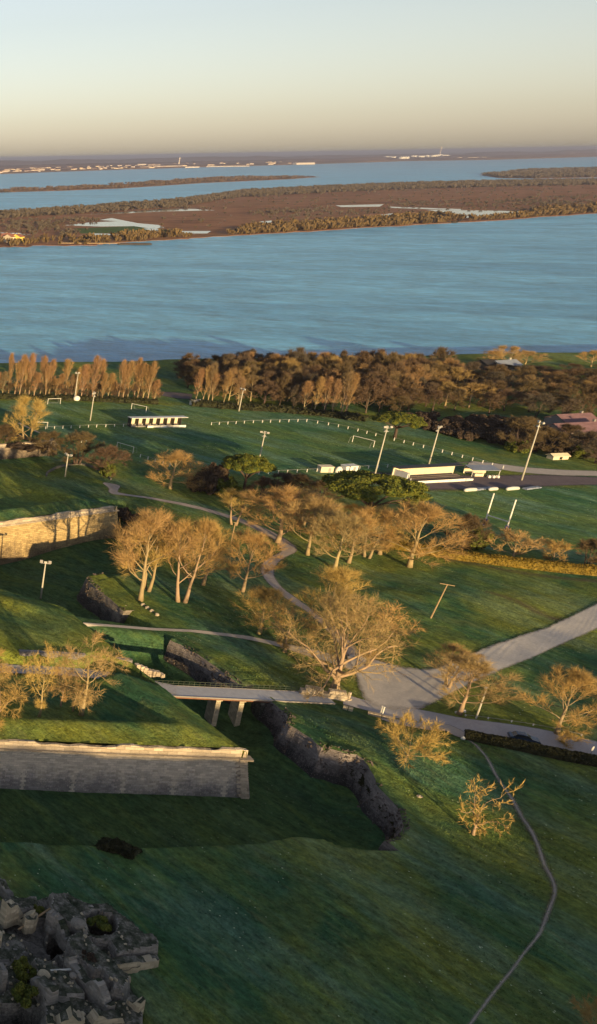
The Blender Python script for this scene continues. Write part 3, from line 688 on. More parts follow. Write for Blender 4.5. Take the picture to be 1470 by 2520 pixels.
for i in range(2):
    q_ = Vector((bx0, by0))+bd*(11.0+4.3*i); mb = MB()
    mb.box((q_.x, q_.y, -4.0), (0.95, 3.3, 6.7), ba, 0, 0.08); mb.box((q_.x, q_.y, -0.55), (1.2, 3.6, 0.3), ba)
    mb.build('pier', M_RUINL, root, uv=True)
mb = MB()
for i in range(32):
    q_ = Vector((bx0, by0))+bd*(0.6+i*1.0)+bn_*2.0
    if q_.x < 131: mb.tube([(q_.x, q_.y, 0.1), (q_.x, q_.y, 1.15)], 0.035, 4)
q0 = Vector((bx0, by0))+bn_*2.0; q1 = Vector((bx1, by1))+bn_*2.0
for z in (0.62, 1.15): mb.tube([(q0.x, q0.y, z), (q1.x, q1.y, z)], 0.035, 4)
mb.build('railing', flat_mat('dark_green_rail', (0.07, 0.09, 0.07), .7), root); unparent_inv(root)
# abutment between bridge and moat wall
mb = MB()
for a, b_, c, d in ((122.6, 158.5, 6.0, 3.4), (118.6, 159.0, 0.9, 3.3)): mb.box((a, b_, -3.9), (c, d, 6.2), ba, 0, 0.05)
o = mb.build('bridge_abutment', M_RUIN, uv=True); tag(o, 'stone block abutment under the right end of the moat bridge', 'abutment')
# stub wall and stones beside the road past the bridge
def block_wall(name, a, b_, hgt, thick, mt, label, zb=None, taper=0.0, n=None, rag=0.25):
    a = Vector(a); b_ = Vector(b_); L = (b_-a).length; rz = math.atan2((b_-a).y, (b_-a).x); n = n or max(3, int(L/0.9)); mb = MB(); nr = max(1, int(hgt/0.55))
    for r_ in range(nr):
        for i in range(n):
            if r_ == nr-1 and random.random() < rag: continue
            q_ = a.lerp(b_, (i+0.5+0.25*(r_ % 2))/n); z0 = (h1(q_.x, q_.y) if zb is None else zb)-0.3
            mb.box((q_.x+random.uniform(-.05, .05), q_.y+random.uniform(-.05, .05), z0+(r_+0.5)*(hgt+0.3)/nr), (L/n*0.98, thick*random.uniform(.9, 1.08), (hgt+0.3)/nr*0.99), rz+random.uniform(-.04, .04), 0, 0.03)
    o = mb.build(name, mt, uv=True); tag(o, label, 'wall'); return o
block_wall('stone_wall', P(735, 1706).xy, P(848, 1722).xy, 1.9, 1.1, M_COPE, 'short pale stone stub wall beside the end of the bridge, under the big spreading tree')
block_wall('stone_wall', P(845, 1742).xy, P(880, 1752).xy, 0.6, 0.8, M_RUINL, 'low broken stones at the roadside just past the bridge', rag=0.5)
block_wall('stone_wall', P(905, 1756).xy, P(972, 1772).xy, 0.5, 0.8, M_COPE, 'low sunlit kerb of stones along the near side of the road', rag=0.2)
mb = MB(); q_ = P(1003-150, 1722); q_ = P(857, 1722); mb.box((q_.x, q_.y, 0.8), (0.5, 0.4, 1.7), 0.3, 0.05, 0.12); mb.box((q_.x, q_.y, 0.0), (0.9, 0.8, 0.5), 0.3)
o = mb.build('standing_stone', M_COPE, uv=True); tag(o, 'small upright stone marker at the right end of the stub wall', 'stone')
for i, (x, y) in enumerate([(937, 1757), (941, 1759)]):
    mb = MB(); q_ = P(x, y); mb.box((q_.x, q_.y, 0.7), (0.16, 0.16, 1.8), 0.2); mb.box((q_.x, q_.y, 1.64), (0.24, 0.24, 0.1), 0.2)
    tag(mb.build('gate_post', M_WHITE), 'white post of a pair on the near edge of the road past the bridge', 'post', 'white gate posts by the road')
# ---------------------------------------------------------------- roads and paths
def strip(name, E, mt, off=0.07, step=1.0, m_=8, smooth=True, zf=None):
    Lp = [P(*e[0]).xy for e in E]; Rp = [P(*e[1]).xy for e in E]
    if smooth: Lp = smooth_line2(Lp, E, step); Rp = smooth_line2(Rp, E, step)
    V = []; U = []; F = []; n = len(Lp)
    allp = [Lp[i].lerp(Rp[i], j/m_) for i in range(n) for j in range(m_+1)]
    ax = np.array([q_.x for q_ in allp]); ay = np.array([q_.y for q_ in allp]); az = height(ax, ay)+off if zf is None else zf+np.zeros(len(ax))
    for k in range(len(allp)): V.append((ax[k], ay[k], az[k])); U.append((-1+2*(k % (m_+1))/m_, k//(m_+1)))
    for i in range(n-1):
        for j in range(m_): a = i*(m_+1)+j; F.append((a, a+m_+1, a+m_+2, a+1))
    me = me_from(name, V, F, mt, True, U)
    bm = bmesh.new(); bm.from_mesh(me)
    bmesh.ops.recalc_face_normals(bm, faces=bm.faces)
    if sum(f.normal.z for f in bm.faces) < 0: bmesh.ops.reverse_faces(bm, faces=bm.faces)
    bm.to_mesh(me); bm.free()
    o = obj(name, me); tag(o, kind='structure'); return o
def smooth_line2(pts, E, step):
    out = []
    for i in range(len(pts)-1):
        p0 = pts[max(i-1, 0)]; p1 = pts[i]; p2 = pts[i+1]; p3 = pts[min(i+2, len(pts)-1)]
        n = max(3, min(30, int((P(*E[i+1][0]).xy-P(*E[i][0]).xy).length/step)))
        for k in range(n):
            t_ = k/n; out.append(0.5*((2*p1)+(p2-p0)*t_+(2*p0-5*p1+4*p2-p3)*t_**2+(3*p1-p0-3*p2+p3)*t_**3))
    out.append(pts[-1]); return out
def cen(pts, w):                              # centre line with half width in px rows (vertical)
    return [((x-w*dx, y-w*dy), (x+w*dx, y+w*dy)) for (x, y, dx, dy) in pts]
strip('gravel_path', [((258, 1186), (252, 1190)), ((300, 1193), (262, 1204)), ((296, 1205), (262, 1212)), ((296, 1212), (278, 1219)), ((330, 1219), (322, 1225)), ((375, 1226), (370, 1233)), ((450, 1240), (445, 1249)), ((520, 1257), (512, 1266)), ((590, 1277), (580, 1287)), ((650, 1298), (638, 1312)), ((690, 1316), (672, 1330)), ((722, 1335), (680, 1345)), ((738, 1356), (682, 1360)), ((700, 1378), (655, 1372)), ((684, 1398), (636, 1392)), ((682, 1420), (640, 1418)), ((700, 1445), (668, 1447)), ((735, 1472), (705, 1477)), ((790, 1512), (765, 1518)), ((850, 1560), (815, 1568)), ((890, 1605), (850, 1615)), ((935, 1650), (885, 1662)), ((985, 1690), (905, 1708)), ((1060, 1740), (960, 1755))], M_GRAVELP, 0.075)
strip('gravel_yard', [((872, 1612), (852, 1620)), ((965, 1632), (870, 1672)), ((1020, 1640), (878, 1712)), ((1095, 1636), (905, 1748)), ((1200, 1590), (1015, 1760)), ((1290, 1556), (1160, 1692)), ((1370, 1525), (1300, 1632)), ((1480, 1478), (1410, 1576)), ((1560, 1440), (1550, 1516)), ((1900, 1262), (1900, 1345))], path_mat('yard_gravel', (0.43, 0.42, 0.41), (0.58, 0.555, 0.53), 0.15, 0.28), 0.17)
strip('worn_grass', [((860, 1600), (835, 1612)), ((965, 1612), (850, 1676)), ((1030, 1622), (862, 1730)), ((1095, 1612), (890, 1768)), ((1200, 1572), (1000, 1778)), ((1290, 1540), (1165, 1706)), ((1370, 1508), (1310, 1646)), ((1480, 1462), (1415, 1590)), ((1560, 1425), (1555, 1530))], path_mat('trodden_verge', (0.22, 0.17, 0.14), (0.34, 0.27, 0.23), 0.5, 0.8), 0.065)
strip('footpath', [((205, 1529), (205, 1535)), ((300, 1536), (300, 1544)), ((400, 1544), (400, 1552)), ((500, 1550), (500, 1559)), ((600, 1561), (600, 1572)), ((690, 1578), (685, 1592)), ((760, 1592), (745, 1612)), ((860, 1625), (850, 1650)), ((930, 1665), (915, 1690))], M_GRAVEL, 0.08)
strip('road', [((845, 1706), (845, 1734)), ((900, 1722), (900, 1748)), ((960, 1732), (955, 1763)), ((1040, 1746), (1025, 1780)), ((1100, 1758), (1100, 1797)), ((1150, 1767), (1150, 1814)), ((1250, 1780), (1250, 1830)), ((1350, 1797), (1350, 1846)), ((1480, 1826), (1480, 1872)), ((1650, 1860), (1650, 1905))], M_ASPH, 0.10)
strip('gravel_apron', [((938, 1768), (936, 1770)), ((1010, 1770), (960, 1786)), ((1070, 1782), (1030, 1800)), ((1100, 1797), (1095, 1799))], M_GRAVEL, 0.11)
strip('gravel_apron', [((1060, 1775), (1040, 1778)), ((1110, 1783), (1085, 1795)), ((1145, 1798), (1115, 1814)), ((1160, 1812), (1140, 1828))], M_GRAVEL, 0.12)
tr = [(1143, 1822), (1190, 1873), (1222, 1923), (1258, 1968), (1283, 2008), (1312, 2050), (1330, 2090), (1342, 2125), (1362, 2165), (1366, 2200), (1350, 2245), (1335, 2285), (1322, 2310), (1290, 2350), (1258, 2395), (1230, 2430), (1195, 2475), (1150, 2535)]
strip('worn_track', [((x-(9+i*0.3), y), (x+(9+i*0.3), y-2)) for i, (x, y) in enumerate(tr)], M_TRACK, 0.06)
strip('worn_grass', [((x-26, y), (x+22, y-4)) for i, (x, y) in enumerate(tr[3:12])], M_WORN, 0.04)
strip('worn_grass', [((940, 1338), (935, 1350)), ((1060, 1357), (1050, 1372)), ((1150, 1376), (1140, 1392)), ((1300, 1403), (1290, 1421)), ((1480, 1424), (1480, 1446)), ((1600, 1440), (1600, 1462))], M_WORN, 0.045)
strip('worn_grass', [((1200, 1452), (1190, 1462)), ((1280, 1470), (1262, 1492)), ((1380, 1506), (1350, 1530)), ((1440, 1510), (1400, 1540))], M_WORN, 0.05)
strip('worn_grass', [((700, 1500), (640, 1510)), ((760, 1560), (660, 1575)), ((830, 1620), (720, 1600)), ((900, 1660), (800, 1640))], M_WORN, 0.05)
strip('worn_grass', [((1300, 1728), (1290, 1734)), ((1380, 1738), (1375, 1748)), ((1460, 1758), (1455, 1768))], M_WORN, 0.05)
strip('car_park', [((880, 1158), (870, 1172)), ((985, 1160), (975, 1212)), ((1100, 1163), (1100, 1212)), ((1200, 1166), (1200, 1208)), ((1330, 1164), (1330, 1202)), ((1480, 1172), (1480, 1196)), ((1650, 1185), (1650, 1205))], M_PARK, 0.05)
strip('gravel_road', [((1160, 1134), (1150, 1146)), ((1230, 1140), (1215, 1156)), ((1300, 1148), (1290, 1166)), ((1390, 1154), (1385, 1172)), ((1480, 1157), (1480, 1174)), ((1650, 1168), (1650, 1186))], M_GRAVEL, 0.065)
strip('dry_mud', [((395, 962), (385, 972)), ((440, 964), (430, 982)), ((475, 968), (470, 984))], M_PARK, 0.05)
strip('road', [((0, 1625), (0, 1650)), ((20, 1630), (20, 1656))], M_ASPH, 0, smooth=False, zf=0.35)
# sunken road inside the near bastion
mb = [];
V = []; U = []; F = []
L5 = smooth_line([Vector(q_) for q_ in NR], 2.0); a_ = offs(L5, 1.9); b2_ = offs(L5, -1.9)
for i in range(len(L5)): V += [(a_[i].x, a_[i].y, 0.32), (b2_[i].x, b2_[i].y, 0.32)]; U += [(-1, i), (1, i)]
for i in range(len(L5)-1): F.append((2*i, 2*i+1, 2*i+3, 2*i+2))
tag(obj('road', me_from('road', V, F, M_ASPH, False, U)), kind='structure')
# ---------------------------------------------------------------- trees
def perp(d):
    a = d.cross(Vector((0, 0, 1)))
    if a.length < 0.1: a = d.cross(Vector((1, 0, 0)))
    a.normalize(); return a, d.cross(a).normalized()
class Tree:
    def __init__(s, seed, H, RX, cz, rz_, trunk_r=0.38, fork=0.25, limbs=9, amin=15, amax=70, kink=0.12, upw=0.25, nb=(7, 6), twig=(9, 0.9, 0.028), sag=0.0, stems=1, rlim=0.42, top_h=0.92, spread=45, lean=0.06, lvl=3):
        s.r = random.Random(seed); s.H = H; s.c = Vector((0, 0, cz)); s.R = (RX, RX, rz_); s.wood = MB(); s.fine = MB(); s.tw = []
        s.kink = kink; s.upw = upw; s.nb = nb; s.twp = twig; s.sag = sag; s.spread = spread; s.lvl = lvl
        for k in range(stems):
            a = s.r.uniform(0, 6.28); off_ = Vector((math.cos(a), math.sin(a), 0))*(0.0 if stems == 1 else 0.5)
            d = Vector((s.r.uniform(-lean, lean)+off_.x*0.3, s.r.uniform(-lean, lean)+off_.y*0.3, 1)).normalized()
            n = 7; pts = [off_+Vector((0, 0, -0.35))]; L = H*top_h
            for i in range(n):
                dd = (d+Vector((s.r.uniform(-1, 1), s.r.uniform(-1, 1), 0))*kink*0.7).normalized(); pts.append(pts[-1]+dd*L/n)
            rad = [trunk_r*(1.25 if i == 0 else 1)*max(0.08, (1-i/n*0.92)**0.9)*(1 if i <= 1 else 0.9) for i in range(n+1)]
            s.wood.tube(pts, rad, 7)
            m_ = max(3, limbs//stems)
            for j in range(m_):
                t_ = fork+(0.97-fork)*(j+s.r.uniform(0, .8))/m_; q_ = s.at(pts, t_); rr = trunk_r*rlim*(1-t_*0.72)
                el = R(amax+(amin-amax)*((t_-fork)/(1-fork))**0.8+s.r.uniform(-8, 8)); az = j*2.4+s.r.uniform(-.5, .5)+k*1.3
                dd = Vector((math.cos(az)*math.sin(el), math.sin(az)*math.sin(el), math.cos(el)))
                s.grow(q_, dd, s.env(q_, dd)*s.r.uniform(.82, 1.0), rr, 1)
    def at(s, pts, t_):
        f = t_*(len(pts)-1); i = min(int(f), len(pts)-2); return pts[i].lerp(pts[i+1], f-i)
    def env(s, p_, d):
        o = Vector(((p_.x-s.c.x)/s.R[0], (p_.y-s.c.y)/s.R[1], (p_.z-s.c.z)/s.R[2])); v = Vector((d.x/s.R[0], d.y/s.R[1], d.z/s.R[2]))
        a = v.dot(v); b_ = 2*o.dot(v); c = o.dot(o)-1; D = b_*b_-4*a*c
        if D < 0: return 0.8
        return max(0.8, (-b_+math.sqrt(D))/(2*a))
    def grow(s, p_, d, L, r_, lv):
        R_ = s.r; n = 5 if lv == 1 else (4 if lv == 2 else 3); pts = [p_]; dd = d.copy()
        for i in range(n):
            dd = (dd+Vector((R_.gauss(0, 1), R_.gauss(0, 1), R_.gauss(0, 1)))*s.kink+Vector((0, 0, 1))*(s.upw-s.sag*i/n)*0.35).normalized(); pts.append(pts[-1]+dd*L/n)
        tip = 0.25 if lv < 3 else 0.4
        rad = [max(0.016, r_*(1-(1-tip)*i/n)) for i in range(n+1)]
        (s.wood if lv == 1 else s.fine).tube(pts, rad, 5 if lv == 1 else 3, cap=False)
        if lv >= s.lvl:
            s.twigs(pts, dd); return
        k = s.nb[lv-1]
        for j in range(k):
            t_ = 0.22+0.78*(j+R_.random())/k; q_ = s.at(pts, min(t_, 0.99)); i = min(int(t_*n), n-1); ax = (pts[i+1]-pts[i]).normalized(); a, b_ = perp(ax)
            az = R_.uniform(0, 6.28); sp = R(s.spread*R_.uniform(.55, 1.15)); nd = (ax*math.cos(sp)+(a*math.cos(az)+b_*math.sin(az))*math.sin(sp)).normalized()
            l2 = min(L*(0.62-0.22*t_)*R_.uniform(.7, 1.15), s.env(q_, nd)); 
            s.grow(q_, nd, max(l2, 0.9), r_*(1-t_*0.6)*0.42, lv+1)
        s.twigs(pts[-2:], dd)
    def twigs(s, pts, d):
        k, L, w_ = s.twp; R_ = s.r
        for j in range(k):
            q_ = s.at(pts, R_.random()); a, b_ = perp(d); az = R_.uniform(0, 6.28); sp = R_.uniform(.2, 0.95)
            nd = (d*math.cos(sp)+(a*math.cos(az)+b_*math.sin(az))*math.sin(sp)+Vector((0, 0, s.upw*0.4))).normalized(); l = L*R_.uniform(.5, 1.25)
            sd_ = nd.cross(Vector((R_.gauss(0, 1), R_.gauss(0, 1), R_.gauss(0, 1)))).normalized()*w_
            s.tw.append((q_-sd_, q_+sd_, q_+nd*l))
    def finish(s, name, barkm, twigm):
        n = len(s.fine.V); V = list(s.fine.V); F = list(s.fine.F)
        for a, b_, c in s.tw: F.append((n, n+1, n+2)); V += [tuple(a), tuple(b_), tuple(c)]; n += 3
        return [('trunk', me_from(name+'_trunk', s.wood.V, s.wood.F, barkm, True)), ('crown', me_from(name+'_crown', V, F, twigm))]
def leaf_cloud(blobs, n, size, seed):         # leaves on the skin of irregular clumps
    rg = np.random.default_rng(seed); V = []; F = []
    vol = np.array([b_[3]*b_[4] for b_ in blobs]); pr = vol/vol.sum()
    idx = rg.choice(len(blobs), n, p=pr); B = np.array(blobs)[idx]
    u = rg.normal(size=(n, 3)); u /= np.linalg.norm(u, axis=1)[:, None]; u[:, 2] = np.where(u[:, 2] < -0.35, -u[:, 2], u[:, 2])
    rr = rg.uniform(0.72, 1.06, (n, 1)); c = B[:, :3]+u*rr*B[:, [3, 3, 4]]
    a = rg.normal(size=(n, 3)); a /= np.linalg.norm(a, axis=1)[:, None]; b_ = np.cross(a, u+rg.normal(size=(n, 3))*0.5); b_ /= np.linalg.norm(b_, axis=1)[:, None]
    sz = size*rg.uniform(.6, 1.4, (n, 1)); T = np.stack([c-a*sz, c+b_*sz*0.7, c+a*sz, c-b_*sz*0.7], 1).reshape(-1, 3)
    return T.tolist(), np.arange(4*n).reshape(-1, 4).tolist()
def blob_mesh(blobs, seed):                   # dark inner mass so that the cloud is not see-through
    V = []; F = []
    for b_ in blobs:
        bm = bmesh.new(); bmesh.ops.create_icosphere(bm, subdivisions=2, radius=1.0)
        n = len(V)
        for v in bm.verts:
            k = 0.80+0.12*math.sin(v.co.x*5+seed+b_[0])*math.cos(v.co.y*6+b_[1]); V.append((b_[0]+v.co.x*b_[3]*k, b_[1]+v.co.y*b_[3]*k, b_[2]+v.co.z*b_[4]*k))
        F += [tuple(v.index+n for v in f.verts) for f in bm.faces]; bm.free()
    return V, F
PROTO = {}
# broad, fanning park trees (14 m)
PROTO['broad'] = [Tree(11, 14, 6.2, 8.0, 6.4, 0.36, 0.22, 12, 12, 68, 0.10, 0.30, (7, 7), (11, 1.45, 0.017)).finish('broad_a', M_BARK, M_TWIG),
                  Tree(12, 14, 6.0, 8.2, 6.2, 0.34, 0.20, 12, 12, 72, 0.11, 0.28, (7, 7), (11, 1.45, 0.017), stems=2).finish('broad_b', M_BARK, M_TWIG),
                  Tree(13, 14, 6.4, 7.8, 6.5, 0.40, 0.17, 13, 14, 74, 0.12, 0.25, (7, 7), (11, 1.45, 0.017)).finish('broad_c', M_BARK, M_TWIG)]
# gnarled planes with crooked limbs
PROTO['gnarled'] = [Tree(21, 14, 6.6, 9.0, 5.6, 0.42, 0.34, 9, 20, 86, 0.24, 0.12, (7, 7), (9, 1.15, 0.021), sag=0.3, top_h=0.75, spread=58).finish('gnarled_a', M_BARK, M_TWIG),
                    Tree(22, 14, 6.2, 9.3, 5.2, 0.38, 0.38, 8, 22, 84, 0.26, 0.10, (7, 7), (9, 1.15, 0.021), sag=0.3, top_h=0.7, spread=58).finish('gnarled_b', M_BARK, M_TWIG)]
PROTO['giant'] = [Tree(25, 15, 12.5, 7.4, 7.6, 0.85, 0.13, 15, 16, 92, 0.22, 0.14, (8, 8), (11, 1.35, 0.018), sag=0.35, top_h=0.55, spread=58, rlim=0.46).finish('giant_a', M_BARK, M_TWIG)]
PROTO['round'] = [Tree(31, 9, 5.4, 5.0, 4.4, 0.30, 0.12, 12, 15, 80, 0.12, 0.25, (8, 7), (16, 0.95, 0.024), stems=1).finish('round_a', M_DBARK, M_WTWIG),
                  Tree(32, 9, 5.2, 5.2, 4.2, 0.26, 0.14, 12, 15, 78, 0.12, 0.25, (8, 7), (16, 0.95, 0.024), stems=3).finish('round_b', M_DBARK, M_WTWIG)]
PROTO['small'] = [Tree(35, 5, 3.4, 3.0, 2.1, 0.17, 0.22, 10, 20, 72, 0.12, 0.3, (6, 6), (12, 0.6, 0.018), top_h=0.6).finish('small_a', M_BARK, M_TWIG)]
PROTO['pollard'] = [Tree(37, 7, 4.4, 4.8, 2.6, 0.26, 0.30, 7, 35, 84, 0.30, 0.12, (5, 5), (6, 0.5, 0.04), sag=0.1, top_h=0.5, spread=60, rlim=0.6).finish('pollard_a', M_BARK, M_TWIG)]
PROTO['umbrella'] = [Tree(39, 7, 5.8, 3.6, 3.8, 0.24, 0.28, 11, 40, 80, 0.10, 0.10, (8, 6), (9, 1.0, 0.022), top_h=0.5, spread=38).finish('umbrella_a', M_BARK, M_TWIG)]
PROTO['poplar'] = [Tree(41, 20, 1.75, 10.8, 10.2, 0.22, 0.12, 26, 5, 17, 0.05, 0.5, (4, 3), (7, 1.5, 0.028), spread=18, rlim=0.34, top_h=0.98).finish('poplar_a', M_BARK, M_PTWIG),
                   Tree(42, 20, 1.9, 10.6, 10.0, 0.24, 0.18, 24, 5, 20, 0.06, 0.48, (4, 3), (7, 1.5, 0.028), spread=20, rlim=0.34, top_h=0.96).finish('poplar_b', M_BARK, M_PTWIG)]
PROTO['woodtree'] = [Tree(51, 13, 6.0, 7.4, 5.6, 0.34, 0.18, 10, 15, 74, 0.15, 0.22, (7, 5), (12, 1.5, 0.045)).finish('wood_a', M_DBARK, M_WTWIG),
                     Tree(52, 13, 5.4, 7.4, 5.8, 0.30, 0.16, 10, 12, 70, 0.15, 0.25, (7, 5), (12, 1.5, 0.045)).finish('wood_b', M_DBARK, M_WTWIG),
                     Tree(53, 13, 6.4, 7.2, 5.4, 0.34, 0.15, 10, 15, 76, 0.15, 0.22, (7, 5), (12, 1.5, 0.045)).finish('wood_c', M_BARK, M_GTWIG)]
def pine_proto(seed, rad, hgt):
    r_ = random.Random(seed); bl = []
    for i in range(64):
        a = r_.uniform(0, 6.28); q_ = rad*math.sqrt(r_.random())*0.90; bl.append((q_*math.cos(a), q_*math.sin(a), hgt+(1-(q_/rad)**2)*rad*0.34+r_.uniform(-.2, .2), rad*r_.uniform(.13, .22), rad*r_.uniform(.10, .16)))
    V, F = blob_mesh(bl, seed); n = len(V); T, Q = leaf_cloud(bl, 16000, 0.14, seed); F = list(F)+[[i+n for i in f] for f in Q]; V = V+T
    mb = MB()
    mb.tube([(0, 0, -0.3), (0.1, 0, hgt*0.4), (0.3, 0.1, hgt*0.75)], [0.4, 0.32, 0.28], 7)
    for i in range(7):
        a = i*0.9; mb.tube([(0.25, 0.1, hgt*0.6), (math.cos(a)*rad*.3, math.sin(a)*rad*.3, hgt*0.85), (math.cos(a)*rad*.65, math.sin(a)*rad*.65, hgt)], [0.18, 0.12, 0.06], 5)
    return [('trunk', mb.mesh('pine_trunk', M_DBARK, True)), ('crown', me_from('pine_crown', V, F, M_PINE))]
PROTO['pine'] = [pine_proto(3, 6.0, 6.5), pine_proto(9, 6.0, 5.0)]
def bush_proto(seed, rad, hgt, mt, n=2600, size=0.16):
    r_ = random.Random(seed); bl = []
    for i in range(20):
        a = r_.uniform(0, 6.28); q_ = rad*math.sqrt(r_.random())*0.85; k = r_.uniform(.14, .36); bl.append((q_*math.cos(a), q_*math.sin(a), hgt*(r_.uniform(.15, .75)*(1-.4*q_/rad)), rad*k, hgt*k))
    V, F = blob_mesh(bl, seed); m_ = len(V); T, Q = leaf_cloud(bl, n, size, seed); F = list(F)+[[i+m_ for i in f] for f in Q]
    return [('foliage', me_from('bush_foliage', V+T, F, mt))]
PROTO['bush'] = [bush_proto(4, 1.6, 1.9, M_SCRUB), bush_proto(5, 1.6, 1.6, M_SCRUB)]
PROTO['ivy'] = [bush_proto(6, 1.6, 2.6, M_IVY)]
BASEH = dict(broad=14.2, gnarled=14.0, giant=16, round=9.4, small=5.1, pollard=7.3, umbrella=7.2, poplar=20.5, woodtree=13, pine=7.9, bush=1.9, ivy=2.6)
BASER = dict(broad=6.3, gnarled=6.6, giant=10.8, round=5.4, small=3.4, pollard=4.4, umbrella=5.8, poplar=1.9, woodtree=6.0, pine=6.2, bush=1.6, ivy=1.6)
for k_, L_ in PROTO.items():
    rs_ = []; hs_ = []
    for pr_ in L_:
        n_ = len(pr_[-1][1].vertices); c_ = np.empty(n_*3, np.float32); pr_[-1][1].vertices.foreach_get('co', c_); c_ = c_.reshape(-1, 3)
        rs_.append(float(np.percentile(np.hypot(c_[:, 0], c_[:, 1]), 96))); hs_.append(float(np.percentile(c_[:, 2], 99.5)))
    BASER[k_] = sum(rs_)/len(rs_); BASEH[k_] = sum(hs_)/len(hs_)
print('PROTO', BASER, BASEH)
def tree(kind, var, loc, sxy, sz, rot, name, label, cat='tree', group=None):
    pr = PROTO[kind][var % len(PROTO[kind])]; key = (kind, var % len(PROTO[kind]))
    if len(pr) == 1: root = obj(name, pr[0][1])
    else:
        root = empty(name, (0, 0, 0))
        for nm, me in pr: obj(nm, me, root)
    root.name = name; root.location = loc; root.rotation_euler = (0, 0, rot); root.scale = (sxy, sxy, sz)
    tag(root, label, cat, group); return root
def ptree(kind, var, bx_, by_, topy, rpx, label, name='bare_tree', group=None, zb=None, cat='tree'):
    z = None
    if zb is None:
        z = 0.0
        for _ in range(4):
            q_ = P(bx_, by_, z); z = h1(q_.x, q_.y)
    else: z = zb; q_ = P(bx_, by_, z)
    H = max(1.0, z_for(q_.x, q_.y, topy)-z); dep = proj(q_.x, q_.y, z)[2]; rr = rpx*dep/FPX
    return tree(kind, var, (q_.x, q_.y, z), rr/BASER[kind], H/BASEH[kind], random.uniform(0, 6.28), name, label, cat, group)
# --- the trees one can tell apart: kind, variant, base x, base y, top y, crown radius (photo pixels)
ptree('broad', 0, 346, 1478, 1258, 92, 'tall golden leafless tree, left one of the two biggest in front of the far bastion')
ptree('broad', 1, 362, 1452, 1275, 75, 'leafless tree close behind the tall golden one by the far bastion')
ptree('broad', 1, 447, 1482, 1275, 80, 'tall leafless tree with a forked trunk, right of the tallest golden pair')
ptree('broad', 2, 500, 1440, 1290, 62, 'leafless tree between the forked tree and the winding gravel path')
ptree('broad', 0, 597, 1456, 1305, 68, 'slim leafless tree with a pale trunk just left of the bend in the gravel path')
ptree('broad', 2, 637, 1560, 1448, 72, 'shaded leafless tree standing in the fork of the two paths')
ptree('giant', 0, 826, 1694, 1466, 126, 'huge spreading golden tree with a thick trunk beside the gravel yard')
ptree('gnarled', 1, 905, 1640, 1482, 84, 'crooked golden tree at the right shoulder of the huge spreading tree')
ptree('gnarled', 0, 700, 1605, 1492, 62, 'tree with an ivy green trunk at the left shoulder of the huge spreading tree')
ptree('broad', 2, 800, 1545, 1395, 72, 'bushy pale tree rising behind the huge spreading tree, on the lawn inside the path bend')
ptree('broad', 1, 575, 1292, 1205, 50, 'leafless tree behind the light path, leftmost of the long tree group')
ptree('broad', 2, 682, 1335, 1200, 88, 'broad dense leafless tree overhanging the path bend from behind')
ptree('broad', 0, 757, 1366, 1225, 70, 'leafless tree with a short leaning trunk just right of the path bend')
ptree('broad', 1, 745, 1290, 1208, 60, 'pinkish leafless tree at the back of the group, between the path and the big pine')
ptree('broad', 1, 850, 1295, 1240, 40, 'pale leafless tree right in front of the big umbrella pine')
ptree('broad', 0, 823, 1400, 1262, 78, 'golden leafless tree with its trunk foremost on the lawn below the big umbrella pine')
ptree('broad', 2, 858, 1385, 1258, 62, 'leafless tree close behind the foremost one below the big umbrella pine')
ptree('broad', 1, 903, 1372, 1250, 55, 'leafless tree in the middle of the row below the big umbrella pine')
ptree('gnarled', 0, 935, 1364, 1250, 72, 'leafless tree with thick pale limbs at the left end of the golden hedge')
ptree('broad', 2, 1008, 1395, 1240, 88, 'full golden fan shaped tree in front of the golden hedge')
ptree('round', 0, 1135, 1355, 1268, 46, 'bushy ivy clad tree behind the golden hedge, next to the rugby posts')
ptree('ivy', 0, 1170, 1352, 1300, 26, 'dark ivy bush right of the ivy clad tree by the rugby posts', 'ivy_bush', cat='bush')
ptree('small', 0, 1262, 1371, 1308, 52, 'low round leafless tree behind the hedge below the rugby posts, leftmost of three')
ptree('small', 0, 1362, 1386, 1330, 38, 'smallest round leafless tree behind the hedge, middle of three')
ptree('round', 1, 1446, 1400, 1330, 40, 'round many stemmed leafless tree behind the hedge at the right edge')
ptree('umbrella', 0, 997, 1873, 1770, 72, 'low wide fan shaped tree beside the gravel apron below the road')
ptree('pollard', 0, 1166, 2055, 1926, 68, 'lone knobbly golden tree on the grass between the moat and the worn track')
ptree('broad', 0, 1130, 1758, 1618, 88, 'wide leafless tree hanging over the gravel road, right of the yard')
ptree('broad', 1, 1100, 1690, 1592, 62, 'leafless tree spreading across the gravel road behind the wide one')
ptree('broad', 2, 1370, 1806, 1650, 74, 'leafless tree with a pale trunk above the road at the right edge')
ptree('small', 0, 1395, 1838, 1805, 34, 'little dark twiggy tree in the roadside hedge right of the blue car')
zt = 1.2
ptree('gnarled', 0, 200, 1757, 1568, 82, 'tall crooked golden tree on the near bastion, rightmost of its group', zb=zt)
ptree('gnarled', 1, 180, 1748, 1655, 30, 'thin tree close behind the tall crooked one on the near bastion', zb=zt)
ptree('gnarled', 1, 96, 1762, 1592, 54, 'slender two stemmed golden tree on the near bastion, left of the tall crooked one', zb=zt)
ptree('gnarled', 0, 150, 1735, 1640, 34, 'golden tree with a slanting trunk between the two tall ones on the near bastion', zb=zt)
ptree('gnarled', 1, -15, 1812, 1640, 82, 'large golden tree cut by the left edge, nearest to the bastion wall', zb=zt)
ptree('gnarled', 0, -35, 1730, 1600, 60, 'golden tree at the left edge behind the large one on the near bastion', zb=zt)
ptree('broad', 2, 420, 1203, 1112, 66, 'round dense leafless tree beside the light path, left of the small umbrella pine')
ptree('round', 0, 258, 1172, 1098, 50, 'bushy leafless tree right of the floodlight in the green hollow')
